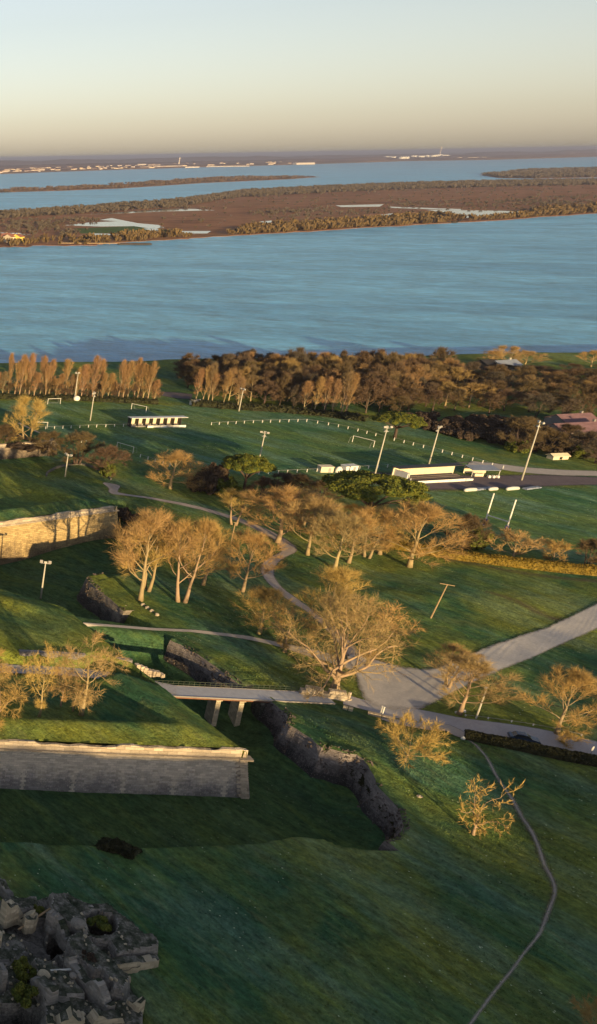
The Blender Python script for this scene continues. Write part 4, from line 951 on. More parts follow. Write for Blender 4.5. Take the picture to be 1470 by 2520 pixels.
ptree('ivy', 0, 262, 1172, 1135, 16, 'yellow green ivy bush in the bushy tree near the green hollow', 'ivy_bush', cat='bush')
ptree('round', 1, 190, 1140, 1065, 52, 'dark tangled leafless tree at the right end of the distant rampart wall', zb=1)
ptree('round', 0, 120, 1120, 1062, 44, 'leafless shrub like tree on top of the distant rampart wall', zb=2)
ptree('broad', 1, 62, 1105, 975, 54, 'tall pale split crowned tree behind the distant rampart wall at the left edge', zb=2)
ptree('round', 1, 5, 1110, 1045, 45, 'leafless tree at the very left edge behind the distant rampart wall', zb=2)
ptree('bush', 1, 55, 1100, 1080, 60, 'dark scrub in front of the split crowned tree on the distant rampart', 'shrub', zb=3, cat='shrub')
ptree('pine', 0, 598, 1215, 1130, 54, 'small dark umbrella pine in front of the football pitch', 'umbrella_pine', cat='pine')
ptree('pine', 1, 972, 1078, 1012, 56, 'bright green umbrella pine at the far corner of the pitches', 'umbrella_pine', cat='pine')
ptree('pine', 0, 903, 1305, 1184, 108, 'largest umbrella pine, yellow green, above the long group of leafless trees', 'umbrella_pine', cat='pine')
for i, (x, y, tp, rp) in enumerate([(520, 1212, 1150, 34), (560, 1222, 1180, 30), (480, 1205, 1165, 26), (545, 1200, 1170, 24)]):
    ptree('ivy' if i % 2 else 'bush', i, x, y, tp, rp, ['dark bush left of the small umbrella pine', 'green ivy bush at the foot of the small umbrella pine', 'small dark bush beside the round dense tree near the light path', 'yellow green bush behind the dark ones by the small umbrella pine'][i], 'bush', cat='bush')
for i, (x, y, tp, rp) in enumerate([(640, 1225, 1175, 40), (690, 1218, 1165, 42), (735, 1225, 1170, 44), (790, 1225, 1185, 36)]):
    ptree('round', i, x, y, tp, rp, 'low reddish leafless tree in the row between the football pitch and the light path', group='low trees along the near edge of the football pitch')
for i, (x, y, tp, rp) in enumerate([(305, 1275, 1255, 22), (325, 1290, 1262, 24), (318, 1310, 1285, 18)]):
    ptree('bush', i, x, y, tp, rp, 'dark bush in the moat at the right end of the golden bastion wall', 'bush', 'bushes at the end of the golden wall', cat='bush', zb=-3)
# poplars
for i in range(31):
    x = -6+i*12.8+random.uniform(-3, 3); y = 976+x*0.035+random.uniform(-3, 3); tp = random.choice([874, 880, 888, 898, 908, 916, 926])+random.uniform(-4, 4)+x*0.02
    ptree('poplar', i, x, y, tp, random.uniform(8.5, 13), 'slim golden poplar in the long row along the river, left of the gap', 'poplar', 'poplars of the long row left of the gap', cat='poplar')
for i, (x, y, tp) in enumerate([(480, 992, 908), (496, 994, 898), (511, 996, 895), (522, 996, 915)]):
    ptree('poplar', i, x, y, tp, 11, 'golden poplar in the cluster right of the gap in the river row', 'poplar', 'poplars of the cluster right of the gap', cat='poplar')
ptree('poplar', 0, 548, 1000, 914, 10, 'single golden poplar standing free right of the poplar cluster', 'poplar', cat='poplar')
ptree('poplar', 1, 583, 1006, 926, 11, 'golden poplar behind the floodlight, last of the row before the wood', 'poplar', cat='poplar')
for i, (x, y, tp) in enumerate([(748, 1014, 935), (772, 1016, 928), (795, 1018, 925), (815, 1020, 935), (838, 1022, 912), (850, 1022, 920)]):
    ptree('poplar', i+1, x, y, tp, 12, 'pale poplar in the clump against the brown wood', 'poplar', 'poplars of the clump in the brown wood', cat='poplar')
# low dark trees at the foot of the row
for i in range(16):
    ptree('round', i, -10+i*26+random.uniform(-6, 6), 974+i*0.9, 938+random.uniform(-6, 8), 17, 'dark leafless tree behind the trunks of the poplar row', group='dark trees behind the poplars')
# riverside wood
def in_px(poly, n, seed, mind):
    rg = random.Random(seed); out = []; xs_ = [p_[0] for p_ in poly]; ys_ = [p_[1] for p_ in poly]; tries = 0
    while len(out) < n and tries < 20000:
        tries += 1; x = rg.uniform(min(xs_), max(xs_)); y = rg.uniform(min(ys_), max(ys_))
        if poly_sdf(poly, np.array([x]), np.array([y]))[0] < 0: continue
        q_ = P(x, y, 0)
        if any((q_.x-o[2].x)**2+(q_.y-o[2].y)**2 < mind*mind for o in out): continue
        out.append((x, y, q_))
    return out
W1 = [(455, 925), (560, 925), (720, 930), (900, 935), (1100, 938), (1100, 960), (1000, 1000), (920, 1020), (760, 1012), (640, 998), (545, 985), (455, 960)]
for i, (x, y, q_) in enumerate(in_px(W1, 165, 5, 5.5)):
    hp = random.uniform(58, 88)*(1 if x > 540 else 0.75)
    ptree('woodtree', i, x, y, y-hp, random.uniform(23, 33), 'brown leafless tree in the dense wood between the pitches and the river', 'wood_tree', 'trees of the dense riverside wood')
W2 = [(940, 965), (1120, 950), (1300, 960), (1500, 955), (1500, 1035), (1400, 1040), (1250, 1025), (1100, 1010), (960, 1025)]
for i, (x, y, q_) in enumerate(in_px(W2, 85, 6, 7.5)):
    hp = random.uniform(46, 66)
    ptree('woodtree', i+2 if i % 2 else 1, x, y, y-hp, random.uniform(26, 37), 'sunlit golden brown tree in the wood behind the dark scrub, right side', 'wood_tree', 'golden trees of the right hand wood')
W3 = [(1100, 915), (1500, 915), (1500, 950), (1300, 955), (1100, 945)]
for i, (x, y, q_) in enumerate(in_px(W3, 44, 8, 9)):
    ptree('round', i, x, y, y-random.uniform(14, 24), random.uniform(22, 34), 'low grey brown scrub tree on the slope under the riverside house', 'scrub_tree', 'scrub trees under the riverside house')
W4 = [(1000, 1030), (1200, 1040), (1330, 1060), (1500, 1090), (1500, 1130), (1330, 1115), (1180, 1090), (1060, 1060)]
for i, (x, y, q_) in enumerate(in_px(W4, 60, 9, 5.5)):
    ptree('bush', i, x, y, y-random.uniform(14, 24), random.uniform(20, 32), 'dark brown bramble bush between the wood and the curved pitch fence', 'bramble_bush', 'bramble bushes behind the pitch fence', cat='bush')
for x, y, tp, rp, lb in [(1275, 1110, 1028, 52, 'golden ivy clad tree left of the tall floodlight at the right'), (1350, 1118, 1060, 36, 'bushy golden tree right of the tall floodlight'), (1430, 1125, 1060, 44, 'golden green bushy tree at the right edge above the gravel road'), (1400, 1095, 1045, 40, 'reddish leafless tree in front of the purple roof'), (1466, 1140, 1080, 34, 'ivy green tree cut by the right edge above the gravel road')]:
    ptree('round', int(x), x, y, tp, rp, lb)
    ptree('ivy', 0, x-4, y, y-28, rp*0.5, 'ivy mass at the foot of the '+lb.split(' ', 1)[1] if False else 'yellow green ivy at the foot of the '+' '.join(lb.split()[:3])+(' by the floodlight' if x < 1300 else ' at the right'), 'ivy_bush', cat='bush') if x in (1275, 1430) else None
for x, tp, rp, lb in [(1205, 862, 30, 'pale leafless tree left of the riverside house'), (1240, 850, 34, 'tallest pale tree over the riverside house'), (1290, 862, 38, 'broad tree right of the riverside house'), (1455, 862, 30, 'leafless tree on the river bank at the right edge')]:
    ptree('broad', int(x), x, 903, tp, rp, lb)
for i, (x, tp) in enumerate([(335, 897), (448, 890), (560, 872), (602, 862), (700, 870), (865, 878), (985, 882)]):
    ptree('woodtree', i, x, 925, tp, 36, 'dark leafless tree standing out against the river at the back of the bank', 'wood_tree', 'dark trees on the river skyline')
# ---------------------------------------------------------------- hedges, brambles
def hedge(name, line, wd, hg, mt, label, n_leaf, leaf=0.12, zf=None, cat='hedge', jitter=0.1):
    line = resample([Vector(q_) for q_ in line], 0.7); L = offs(line, wd/2); Rr = offs(line, -wd/2); V = []; F = []; K = 7
    for i in range(len(line)):
        zb = h1(line[i].x, line[i].y)-0.2; hgt = hg*(1+0.35*jitter*10*0.3*float(vn(np.array([i*0.31]), np.array([hg]))[0]))
        for k, (s_, t_) in enumerate([(0, 0), (-0.05, .5), (0.03, .92), (0.3, 1.03), (0.7, 1.03), (0.97, .92), (1.0, 0)]):
            q_ = L[i].lerp(Rr[i], s_); V.append((q_.x+random.uniform(-jitter, jitter), q_.y+random.uniform(-jitter, jitter), zb+(hgt+.2)*t_+random.uniform(-jitter, jitter)*.7))
    for i in range(len(line)-1):
        for k in range(K-1): a = i*K+k; F.append((a, a+1, a+K+1, a+K))
    F.append(tuple(range(K-1, -1, -1))); F.append(tuple((len(line)-1)*K+k for k in range(K)))
    m0 = len(V); va = np.array(V).reshape(len(line), K, 3); ii_ = RNG.integers(0, len(line)-1, n_leaf); kk = RNG.integers(0, K-1, n_leaf); a = RNG.random((n_leaf, 1)); b_ = RNG.random((n_leaf, 1))
    c = (va[ii_, kk]*(1-a)+va[ii_+1, kk]*a)*(1-b_)+(va[ii_, kk+1]*(1-a)+va[ii_+1, kk+1]*a)*b_
    u = RNG.normal(size=(n_leaf, 3))*leaf; v = RNG.normal(size=(n_leaf, 3))*leaf
    T = np.stack([c-u, c+v, c+u, c-v], 1).reshape(-1, 3).tolist(); V = V+T; F = F+[[m0+4*i, m0+4*i+1, m0+4*i+2, m0+4*i+3] for i in range(n_leaf)]
    o = obj(name, me_from(name, V, F, mt)); tag(o, label, cat); return o
hedge('hedge', [P(*q_).xy for q_ in [(950, 1345), (1050, 1362), (1150, 1378), (1300, 1398), (1480, 1417), (1600, 1430)]], 2.6, 2.0, M_HEDGE, 'long golden clipped beech hedge crossing the right side below the rugby posts', 26000)
hedge('hedge', [P(*q_).xy for q_ in [(1142, 1822), (1200, 1836), (1300, 1856), (1400, 1876), (1560, 1900)]], 1.8, 1.5, M_DHEDGE, 'long dark hedge along the near side of the road beside the parked car', 15000)
hedge('moat_edge_brambles', [rim[i].lerp(rim[i], 0)+Vector((0.9, 0.3)) for i in range(28, 17, -1)], 1.0, 0.7, M_DHEDGE, 'dark bramble line along the top of the curving moat wall', 5000, 0.16, cat='brambles', jitter=0.3)
hedge('moat_edge_brambles', [rim[i]+Vector((0.9, -0.1)) for i in range(19, 11, -1)], 2.0, 0.9, M_DHEDGE, 'black brambles hanging over the round end of the moat wall', 7000, 0.18, cat='brambles', jitter=0.5)
hedge('fallen_brushwood', [P(*q_).xy for q_ in [(228, 2064), (262, 2078), (300, 2090), (336, 2104)]], 2.6, 0.6, M_DHEDGE, 'dark patch of brushwood lying on the grass at the near moat rim', 2600, 0.16, cat='brushwood', jitter=0.4)
hedge('bramble_line', [P(*q_, 3.6).xy for q_ in [(0, 1166), (60, 1180), (120, 1200), (165, 1215), (205, 1228)]], 2.0, 3.9-0.2, M_SCRUB, 'brown line of brambles along the inner bank of the far bastion', 5000, 0.16, cat='brambles', jitter=0.3)
hedge('scrub_row', [P(*q_).xy for q_ in [(-20, 979), (200, 984), (385, 992)]], 4.0, 1.4, M_DHEDGE, 'dark low scrub under the long poplar row', 5000, 0.3, cat='scrub', jitter=0.5)
hedge('scrub_row', [P(*q_).xy for q_ in [(470, 996), (560, 1003), (700, 1012), (800, 1022), (900, 1034)]], 5.0, 1.6, M_DHEDGE, 'dark low scrub along the foot of the brown wood', 6000, 0.3, cat='scrub', jitter=0.6)
# ---------------------------------------------------------------- floodlights and posts
def pole_at(x, y, topx, topy, zb=None):
    z = 0.0 if zb is None else zb
    for _ in range(3):
        q_ = P(x, y, z); z = h1(q_.x, q_.y)
    return q_, z, z_for(q_.x, q_.y, topy)-z
def floodlight(x, y, topy, label, heads=4, rz=0.6, lean=0.0):
    q_, z, H = pole_at(x, y, 0, topy); root = empty('floodlight', (q_.x, q_.y, z), rz); tag(root, label, 'floodlight', 'floodlight masts')
    mb = MB(); mb.tube([(0, 0, -0.4), (0, 0, H*.5), (0, 0, H)], [0.26, 0.20, 0.14], 8); mb.build('pole', M_POLE, root, True)
    mb = MB(); mb.box((0, 0, H-0.15), (2.4, 0.16, 0.16)); 
    if heads > 3: mb.box((0, 0, H-1.3), (1.5, 0.14, 0.14))
    mb.build('crossbar', M_GREYM, root)
    for i in range(heads):
        a = -1.0+2.0*(i % 3)/2 if i < 3 else 0.0; zz = H+0.15 if i < 3 else H-1.15
        mb = MB(); mb.box((a, 0.25*(-1)**i, zz), (0.72, 0.5, 0.55), 0, 0.5*(-1)**i); mb.build('lamp_head', M_LAMP, root)
    return root
FL = [(183, 985, 918, 'floodlight mast beside the white ball like tank in front of the poplars', 2), (222, 1035, 968, 'floodlight mast with a double lamp cluster on the far pitch, left', 4), (588, 1012, 958, 'floodlight mast at the end of the poplar row', 3), (638, 1131, 1065, 'floodlight mast in the middle of the pitch behind the small umbrella pine', 4), (918, 1187, 1052, 'tall floodlight mast between the storage boxes and the grandstand', 4), (1056, 1142, 1052, 'floodlight mast behind the grandstand, second from the right', 4), (1284, 1182, 1040, 'tallest floodlight mast at the right, by the gravel road', 4), (160, 1173, 1120, 'short floodlight in the small green hollow, upper left', 3), (100, 1473, 1385, 'floodlight rising from the moat behind the near bastion', 3)]
for i, f_ in enumerate(FL): floodlight(*f_[:3], f_[3], f_[4], 0.3+i*0.7)
def tpole(x, y, tx, topy, label, mt, arm=3.0, rz=-0.35, lamp=False, tilt=0.0):
    q_, z, H = pole_at(x, y, 0, topy); root = empty('utility_pole', (q_.x, q_.y, z), rz); tag(root, label, 'pole')
    p2 = Vector((tilt*H, 0, H)); mb = MB(); mb.tube([(0, 0, -.4), p2], [0.17, 0.11], 7); mb.build('pole', mt, root)
    mb = MB(); mb.box((p2.x, 0, p2.z-0.1), (arm, 0.14, 0.14)); mb.build('crossarm', mt, root)
    if lamp: mb = MB(); mb.box((p2.x-arm*.4, 0, p2.z), (0.7, 0.3, 0.18)); mb.build('lamp_head', M_LAMP, root)
tpole(1060, 1521, 1105, 1435, 'leaning wooden T shaped pole alone on the lawn', M_WOOD, 2.6, -0.6, tilt=0.13)
tpole(1172, 1768, 1205, 1692, 'pale lamp pole beside the wide tree above the road', M_POLE, 1.0, 0.4, True, 0.04)
tpole(568, 1340, 571, 1285, 'thin wooden post behind the forked tree near the path', M_WOOD, 0.8)
# ---------------------------------------------------------------- goals, rugby posts
def goal(pl, pr, label, dx=1.5):              # px of the feet
    a = P(*pl); b_ = P(*pr); c = (a+b_)/2; rz = math.atan2((b_-a).y, (b_-a).x); L = (b_-a).length
    root = empty('football_goal', (c.x, c.y, 0), rz); tag(root, label, 'goal', 'white football goals')
    for s_ in (-1, 1): mb = MB(); mb.tube([(s_*L/2, 0, -.2), (s_*L/2, 0, 2.44)], 0.09, 6); mb.build('post', M_WHITE, root)
    mb = MB(); mb.tube([(-L/2-.09, 0, 2.44), (L/2+.09, 0, 2.44)], 0.09, 6); mb.build('crossbar', M_WHITE, root)
    mb = MB()
    for s_ in (-1, 1): mb.tube([(s_*L/2, 0, 2.44), (s_*L/2, dx, 2.0), (s_*L/2, dx*1.4, 0)], 0.04, 4)
    mb.tube([(-L/2, dx*1.4, 0.05), (L/2, dx*1.4, 0.05)], 0.04, 4); mb.build('net_frame', M_GREYM, root)
goal((117, 995), (148, 994), 'small white goal below the poplars at the upper left')
goal((323, 1007), (359, 1015), 'white goal on the far pitch above the dugout shelter')
goal((84, 1053), (116, 1054), 'white goal half hidden by the split crowned tree at the left')
goal((287, 1104), (327, 1116), 'white goal at the left end of the near football pitch')
goal((867, 1088), (919, 1101), 'white goal at the right end of the near football pitch', -1.5)
a = P(1192, 1292); b_ = P(1245, 1309); c = (a+b_)/2; rz = math.atan2((b_-a).y, (b_-a).x); L = (b_-a).length
root = empty('rugby_posts', (c.x, c.y, 0), rz); tag(root, 'tall white H shaped rugby posts with blue pads', 'rugby posts')
Hr = z_for(a.x, a.y, 1214)
for s_ in (-1, 1):
    mb = MB(); mb.tube([(s_*L/2, 0, -.2), (s_*L/2, 0, Hr)], 0.17, 7); mb.build('post', M_WHITE, root)
    mb = MB(); mb.box((s_*L/2, 0, 0.95), (0.62, 0.62, 1.9)); mb.build('pad', M_BLUE, root)
mb = MB(); mb.tube([(-L/2, 0, 3.0), (L/2, 0, 3.0)], 0.18, 6); mb.build('crossbar', M_WHITE, root)
# ---------------------------------------------------------------- post and rail fences
def post_fence(line, label, step=2.6, hg=1.1, name='pitch_fence', rail=True):
    pts = smooth_line([P(*q_).xy for q_ in line], 0.5); acc = 0; ps = [pts[0]]
    for i in range(1, len(pts)):
        acc += (pts[i]-pts[i-1]).length
        if acc >= step: ps.append(pts[i]); acc = 0
    root = empty(name, (ps[0].x, ps[0].y, 0)); tag(root, label, 'fence')
    mb = MB(); mb.box((0, 0, hg/2), (0.17, 0.17, hg)); pm = mb.mesh('post', M_WHITE)
    for q_ in ps[:99]:
        o = obj('post', pm, root); o.location = (q_.x-root.location.x, q_.y-root.location.y, h1(q_.x, q_.y)); o.rotation_euler = (0, 0, 0.3)
    if rail:
        mb = MB(); mb.tube([(q_.x-root.location.x, q_.y-root.location.y, h1(q_.x, q_.y)+hg-0.05) for q_ in ps], 0.035, 4); mb.build('rail', M_GREYM, root)
post_fence([(112, 1056), (250, 1051), (380, 1049)], 'white post fence of the far pitch, from the left trees to the dugout', 3.3)
post_fence([(520, 1046), (620, 1041), (720, 1038), (760, 1038), (860, 1056), (960, 1082)], 'white post fence curving behind the near football pitch', 3.3)
post_fence([(970, 1084), (1080, 1112), (1170, 1136), (1260, 1160)], 'white post and rail fence running down to the gravel road, right', 3.0)
post_fence([(612, 1168), (700, 1164), (792, 1160)], 'white post fence on the near side of the football pitch', 3.2)
post_fence([(885, 1155), (930, 1152), (975, 1150)], 'short white post fence between the storage boxes and the grandstand', 3.2)
post_fence([(345, 1125), (385, 1137), (430, 1152)], 'white post fence behind the round dense tree near the left goal', 2.8)
post_fence([(200, 1090), (215, 1085)], 'two lone white posts at the left corner of the pitch', 3)
post_fence([(1146, 1762), (1250, 1776), (1350, 1793), (1470, 1820)], 'low dark kerb fence along the far side of the road', 3, 0.35, 'kerb_fence')
# ---------------------------------------------------------------- dugout shelter on the far pitch
a = P(322, 1052, 0); b_ = P(445, 1050, 0); rz = math.atan2((b_-a).y, (b_-a).x); L = (b_-a).length; c = (a+b_)/2
root = empty('dugout_shelter', (c.x, c.y, 0), rz); tag(root, 'long low dugout shelter with sunlit bays under a thin pale roof', 'shelter')
mb = MB(); mb.box((1.0, 1.6, 3.6), (L+2.5, 3.6, 0.14), 0, -0.06); mb.build('roof', M_WHITE, root)
mb = MB(); mb.box((0, 2.9, 1.7), (L, 0.15, 3.5)); mb.build('back_wall', M_CREAM, root)
for i in range(8): mb = MB(); mb.box((-L/2+L*i/7, 1.6, 1.75), (0.16, 2.7, 3.4)); mb.build('partition', M_DARK, root)
mb = MB(); mb.box((0, 1.9, 0.5), (L-0.4, 0.6, 0.5)); mb.box((0, 0.9, 0.25), (L-0.4, 1.2, 0.5)); mb.build('bench', M_CONC, root)
for i, w_ in enumerate([2.7, 2.9, 2.7, 2.6, 2.4, 2.7]):
    mb = MB(); mb.box((L*(-0.13+i*0.125), -1.2, 0.55), (w_, 0.12, 0.85)); mb.build('board', [M_WHITE, M_TARP, M_WHITE, M_POLE, M_TARP, M_WHITE][i], root)
# storage boxes
def cabin(pl, pr, hg, dep, mt, roofm, label, name='storage_box'):
    a = P(*pl); b_ = P(*pr); rz = math.atan2((b_-a).y, (b_-a).x); L = (b_-a).length; c = (a+b_)/2
    root = empty(name, (c.x, c.y, 0), rz); tag(root, label, 'box')
    mb = MB(); mb.box((0, dep/2, hg/2), (L, dep, hg)); mb.build('body', mt, root)
    mb = MB(); mb.box((0, dep/2, hg+0.06), (L+0.3, dep+0.3, 0.14), 0, 0.03); mb.build('roof', roofm, root)
    mb = MB(); mb.box((L*0.2, -0.03, hg*0.45), (0.9, 0.06, hg*0.8)); mb.build('door', M_GREYM, root)
    return root
cabin((789, 1163), (820, 1163), 1.9, 2.2, M_CREAM, M_CREAM, 'beige storage box on the near side line of the football pitch')
cabin((850, 1162), (880, 1160), 1.9, 2.2, M_WHITE, M_TARP, 'cream white storage box left of the tall floodlight')
bm = bmesh.new(); bmesh.ops.create_uvsphere(bm, u_segments=14, v_segments=8, radius=1.0)
for v in bm.verts: v.co = Vector((v.co.x*1.2, v.co.y*1.0, max(v.co.z, -0.1)*1.9))
me = bpy.data.meshes.new('dome_cover'); bm.to_mesh(me); bm.free(); me.materials.append(M_WHITE)
o = obj('dome_cover', me, loc=(*P(833, 1162).xy, 0.1)); tag(o, 'small white rounded cover between the two storage boxes', 'cover')
bm = bmesh.new(); bmesh.ops.create_icosphere(bm, subdivisions=3, radius=1.3)
for v in bm.verts: v.co.z = max(v.co.z, -0.9)*0.95; v.co.x *= 1.1
me = bpy.data.meshes.new('round_tank'); bm.to_mesh(me); bm.free(); me.materials.append(M_WHITE)
o = obj('round_tank', me, loc=(*P(188, 986).xy, 1.0)); tag(o, 'small round white tank at the foot of the leftmost floodlight', 'tank')
# grandstand: white end wall, sloped dark seating, black roof edge behind
a = P(1012, 1192, 0); b_ = P(1155, 1184, 0); rz = math.atan2((b_-a).y, (b_-a).x); L = (b_-a).length; c = (a+b_)/2
root = empty('grandstand', (c.x, c.y, 0), rz); tag(root, 'open white walled grandstand with yellow lit back wall beside the car park', 'grandstand')
bk = 6.3
mb = MB(); mb.box((-0.5, bk, 1.9), (L+1.5, 0.25, 3.8)); mb.build('back_wall', M_CREAM, root)
mb = MB(); mb.box((-0.2, bk-0.9, 4.0), (L+2.5, 3.0, 0.22), 0, -0.05); mb.box((L/2+3.6, bk+0.4, 4.02), (6, 0.5, 0.2)); mb.build('roof', M_DARK, root)
mb = MB()
for k in range(5): mb.box((0.6, 0.9+k*0.92, 0.14+k*0.20), (L-1.6, 0.9, 0.28))
mb.build('seating_steps', flat_mat('brown_concrete', (0.12, 0.105, 0.10), .9, .3, .5), root)
mb = MB(); mb.box((0.6, 0.2, 0.45), (L-1.0, 0.22, 0.9)); mb.box((L/2-0.2, 0.1, 0.55), (2.4, 0.8, 0.6)); mb.build('front_wall', M_WHITE, root)
mb = MB(); mb.box((-L/2-0.7, bk/2+0.6, 1.6), (0.25, bk-1.2, 3.3)); mb.box((-L/2+0.9, bk-2.4, 1.5), (0.2, 3.4, 2.9)); mb.build('end_wall', M_WHITE, root)
mb = MB(); mb.box((-L/2+0.2, 0.8, 0.8), (2.6, 0.18, 1.5), 0.7); mb.box((-L/2+0.3, 0.2, 0.4), (1.6, 1.4, 0.5), 0.2); mb.build('stair', M_WHITE, root)
# building with the blue grey awning
a = P(1166, 1176); b_ = P(1238, 1178); rz = math.atan2((b_-a).y, (b_-a).x)+0.05; L = (b_-a).length; c = (a+b_)/2
root = empty('clubhouse_awning', (c.x, c.y, 0), rz); tag(root, 'low shelter with a blue grey awning and white tables right of the grandstand', 'shelter')
mb = MB(); mb.box((0, 3.4, 2.5), (L, 4.2, 0.16), 0, 0.12); mb.build('awning', M_TARPB, root)
mb = MB(); mb.box((-0.8, 5.2, 1.2), (L*0.8, 0.2, 2.4)); mb.build('back_wall', M_CREAM, root)
for s_ in (-1, 1): mb = MB(); mb.tube([(s_*(L/2-.2), 1.5, 0), (s_*(L/2-.2), 1.5, 2.3)], 0.07, 5); mb.build('post', M_WHITE, root)
mb = MB(); mb.box((-L/4, 1.6, 0.7), (2.6, 1.1, 0.9)); mb.build('counter', M_CREAM, root)
for k in range(3): mb = MB(); mb.box((0.6+k*1.3, 0.7, 0.40), (0.7, 0.9, 0.8), 0.2*k, 0, 0.2); mb.build('table', M_WHITE, root)
# covered rolls / tarpaulins along the rugby pitch
for i, (x, y, l, lb) in enumerate([(1158, 1209, 4.6, 'pale tarpaulin covered roll, leftmost beside the car park'), (1214, 1207, 3.4, 'small pale tarpaulin roll in the middle of the three'), (1262, 1206, 4.8, 'long pale tarpaulin roll, rightmost beside the car park')]):
    q_ = P(x, y); mb = MB(); mb.tube([(-l/2, 0, .35), (-l/2+.4, 0, .5), (0, 0.05, .55), (l/2-.6, 0, .5), (l/2, 0, .3)], [.25, .55, .6, .55, .15], 9)
    o = mb.build('tarpaulin_roll', M_TARP, smooth=True); o.location = (q_.x, q_.y, 0); o.rotation_euler = (0, 0, 0.15); tag(o, lb, 'tarpaulin')
for x, y, l, lb in [(1190, 1203, 5.5, 'flat blue grey tarpaulin behind the pale rolls'), (1310, 1202, 5.0, 'flat blue grey tarpaulin at the right end of the rolls')]:
    q_ = P(x, y); mb = MB()
    for k in range(5): mb.box((-l/2+l*k/4, random.uniform(-.2, .2), .2), (l/4, 1.5, .25+random.uniform(0, .2)), random.uniform(-.2, .2), 0, .2)
    o = mb.build('tarpaulin_sheet', M_TARPB); o.location = (q_.x, q_.y, 0); o.rotation_euler = (0, 0, 0.2); tag(o, lb, 'tarpaulin')
# ---------------------------------------------------------------- car
q_ = P(1288, 1824); root = empty('parked_car', (q_.x, q_.y, h1(q_.x, q_.y)+0.12), math.atan2((P(1320, 1836)-P(1255, 1823)).y, (P(1320, 1836)-P(1255, 1823)).x)); tag(root, 'dark blue car on the road beside the dark hedge', 'car')
def car_section(prof, half, inset=0.0):
    V = []; F = []; n = len(prof)
    for s_ in (-1, 1):
        for x, z, k in prof: V.append((x, s_*(half-k), z))
    for i in range(n): j = (i+1) % n; F.append((i, j, n+j, n+i))
    F.append(tuple(range(n-1, -1, -1))); F.append(tuple(n+i for i in range(n))); return V, F
V, F = car_section([(-2.1, .35, .08), (2.1, .35, .08), (2.18, .62, .03), (2.0, .82, .06), (1.0, .95, .05), (-1.75, .98, .05), (-2.1, .85, .06), (-2.18, .6, .03)], .88); obj('body', me_from('body', V, F, M_CARP, False), root)
V, F = car_section([(-1.7, .98, .08), (.95, .95, .08), (.25, 1.42, .2), (-1.2, 1.45, .2)], .84); obj('windows', me_from('windows', V, F, M_GLASS), root)
V, F = car_section([(-1.22, 1.45, .22), (.27, 1.43, .22), (.1, 1.50, .28), (-1.05, 1.51, .28)], .86); obj('roof', me_from('roof', V, F, M_CARP), root)
for x in (-1.35, 1.35):
    for s_ in (-1, 1):
        mb = MB(); mb.tube([(x, s_*.72, .33), (x, s_*.90, .33)], .33, 14); w_ = mb.build('wheel', M_TYRE, root); mb = MB(); mb.tube([(x, s_*.89, .33), (x, s_*.915, .33)], .19, 10); mb.build('rim', M_GREYM, w_)
for s_ in (-1, 1): mb = MB(); mb.box((2.1, s_*.62, .66), (.12, .34, .14)); mb.build('headlight', M_LAMP, root)
# round mirror sign
q_ = P(1450, 1868); root = empty('round_sign', (q_.x, q_.y, h1(q_.x, q_.y)), 0.5); tag(root, 'small round white sign on a post between hedge and road at the right edge', 'sign')
mb = MB(); mb.tube([(0, 0, -.2), (0, 0, 2.0)], 0.05, 6); mb.build('post', M_GREYM, root); mb = MB(); mb.tube([(0, -.04, 2.2), (0, .04, 2.2)], .45, 16); mb.build('disc', M_WHITE, root)
# small stones on the grass
def rock(name, q_, sz, mt, label, group=None, sq=0.8):
    bm = bmesh.new(); bmesh.ops.create_icosphere(bm, subdivisions=2, radius=1.0)
    for v in bm.verts: v.co = Vector((v.co.x*sz[0], v.co.y*sz[1], v.co.z*sz[2]))*(1+random.uniform(-.12, .12)); v.co.z = max(v.co.z, -sz[2]*.5)
    me = bpy.data.meshes.new(name); bm.to_mesh(me); bm.free(); me.materials.append(mt); o = obj(name, me, loc=(q_.x, q_.y, h1(q_.x, q_.y)+sz[2]*.35)); tag(o, label, 'stone', group); return o
for i, (x, y) in enumerate([(352, 1486), (363, 1494), (374, 1502), (387, 1512)]): 
    rock('boulder', P(x*1.0-(0), y-0), (.5, .45, .45), M_COPE, 'pale boulder in the short line leading to the footpath under the tall golden trees', 'line of pale boulders')
rock('boulder', P(308, 1487), (.7, .6, .5), M_COPE, 'single pale boulder beside the short weathered moat wall')
mb = MB(); q_ = P(168, 1553, 2.9); mb.box((0, 0, .35), (1.1, .7, .8), .6, 0, .1); o = mb.build('stone_block', M_COPE, uv=True); o.location = (q_.x, q_.y, 2.5); tag(o, 'lone pale block on the dark grass of the near bastion', 'stone')
mb = MB(); q_ = P(463, 1787, 1.5); mb.box((0, 0, .2), (1.6, .5, .5), -.3, 0, .1); mb.box((1.3, .3, .1), (.7, .5, .4), .2, 0, .1); o = mb.build('stone_block', M_COPE, uv=True); o.location = (q_.x, q_.y, 1.6); tag(o, 'small pale stone low in the grass near the tip of the near bastion', 'stone')
for x, y in ((1124, 1755), (1142, 1753)): rock('boulder', P(x, y), (.3, .3, .35), M_WHITE, 'white kerb stone of the pair where the road meets the yard', 'pair of white kerb stones')
rock('boulder', P(1137, 1826), (.35, .35, .5), M_TARP, 'small grey stone at the left end of the dark hedge')
rock('boulder', P(1032, 1965), (.45, .35, .25), M_COPE, 'small pale stone on the grass right of the round end of the moat')
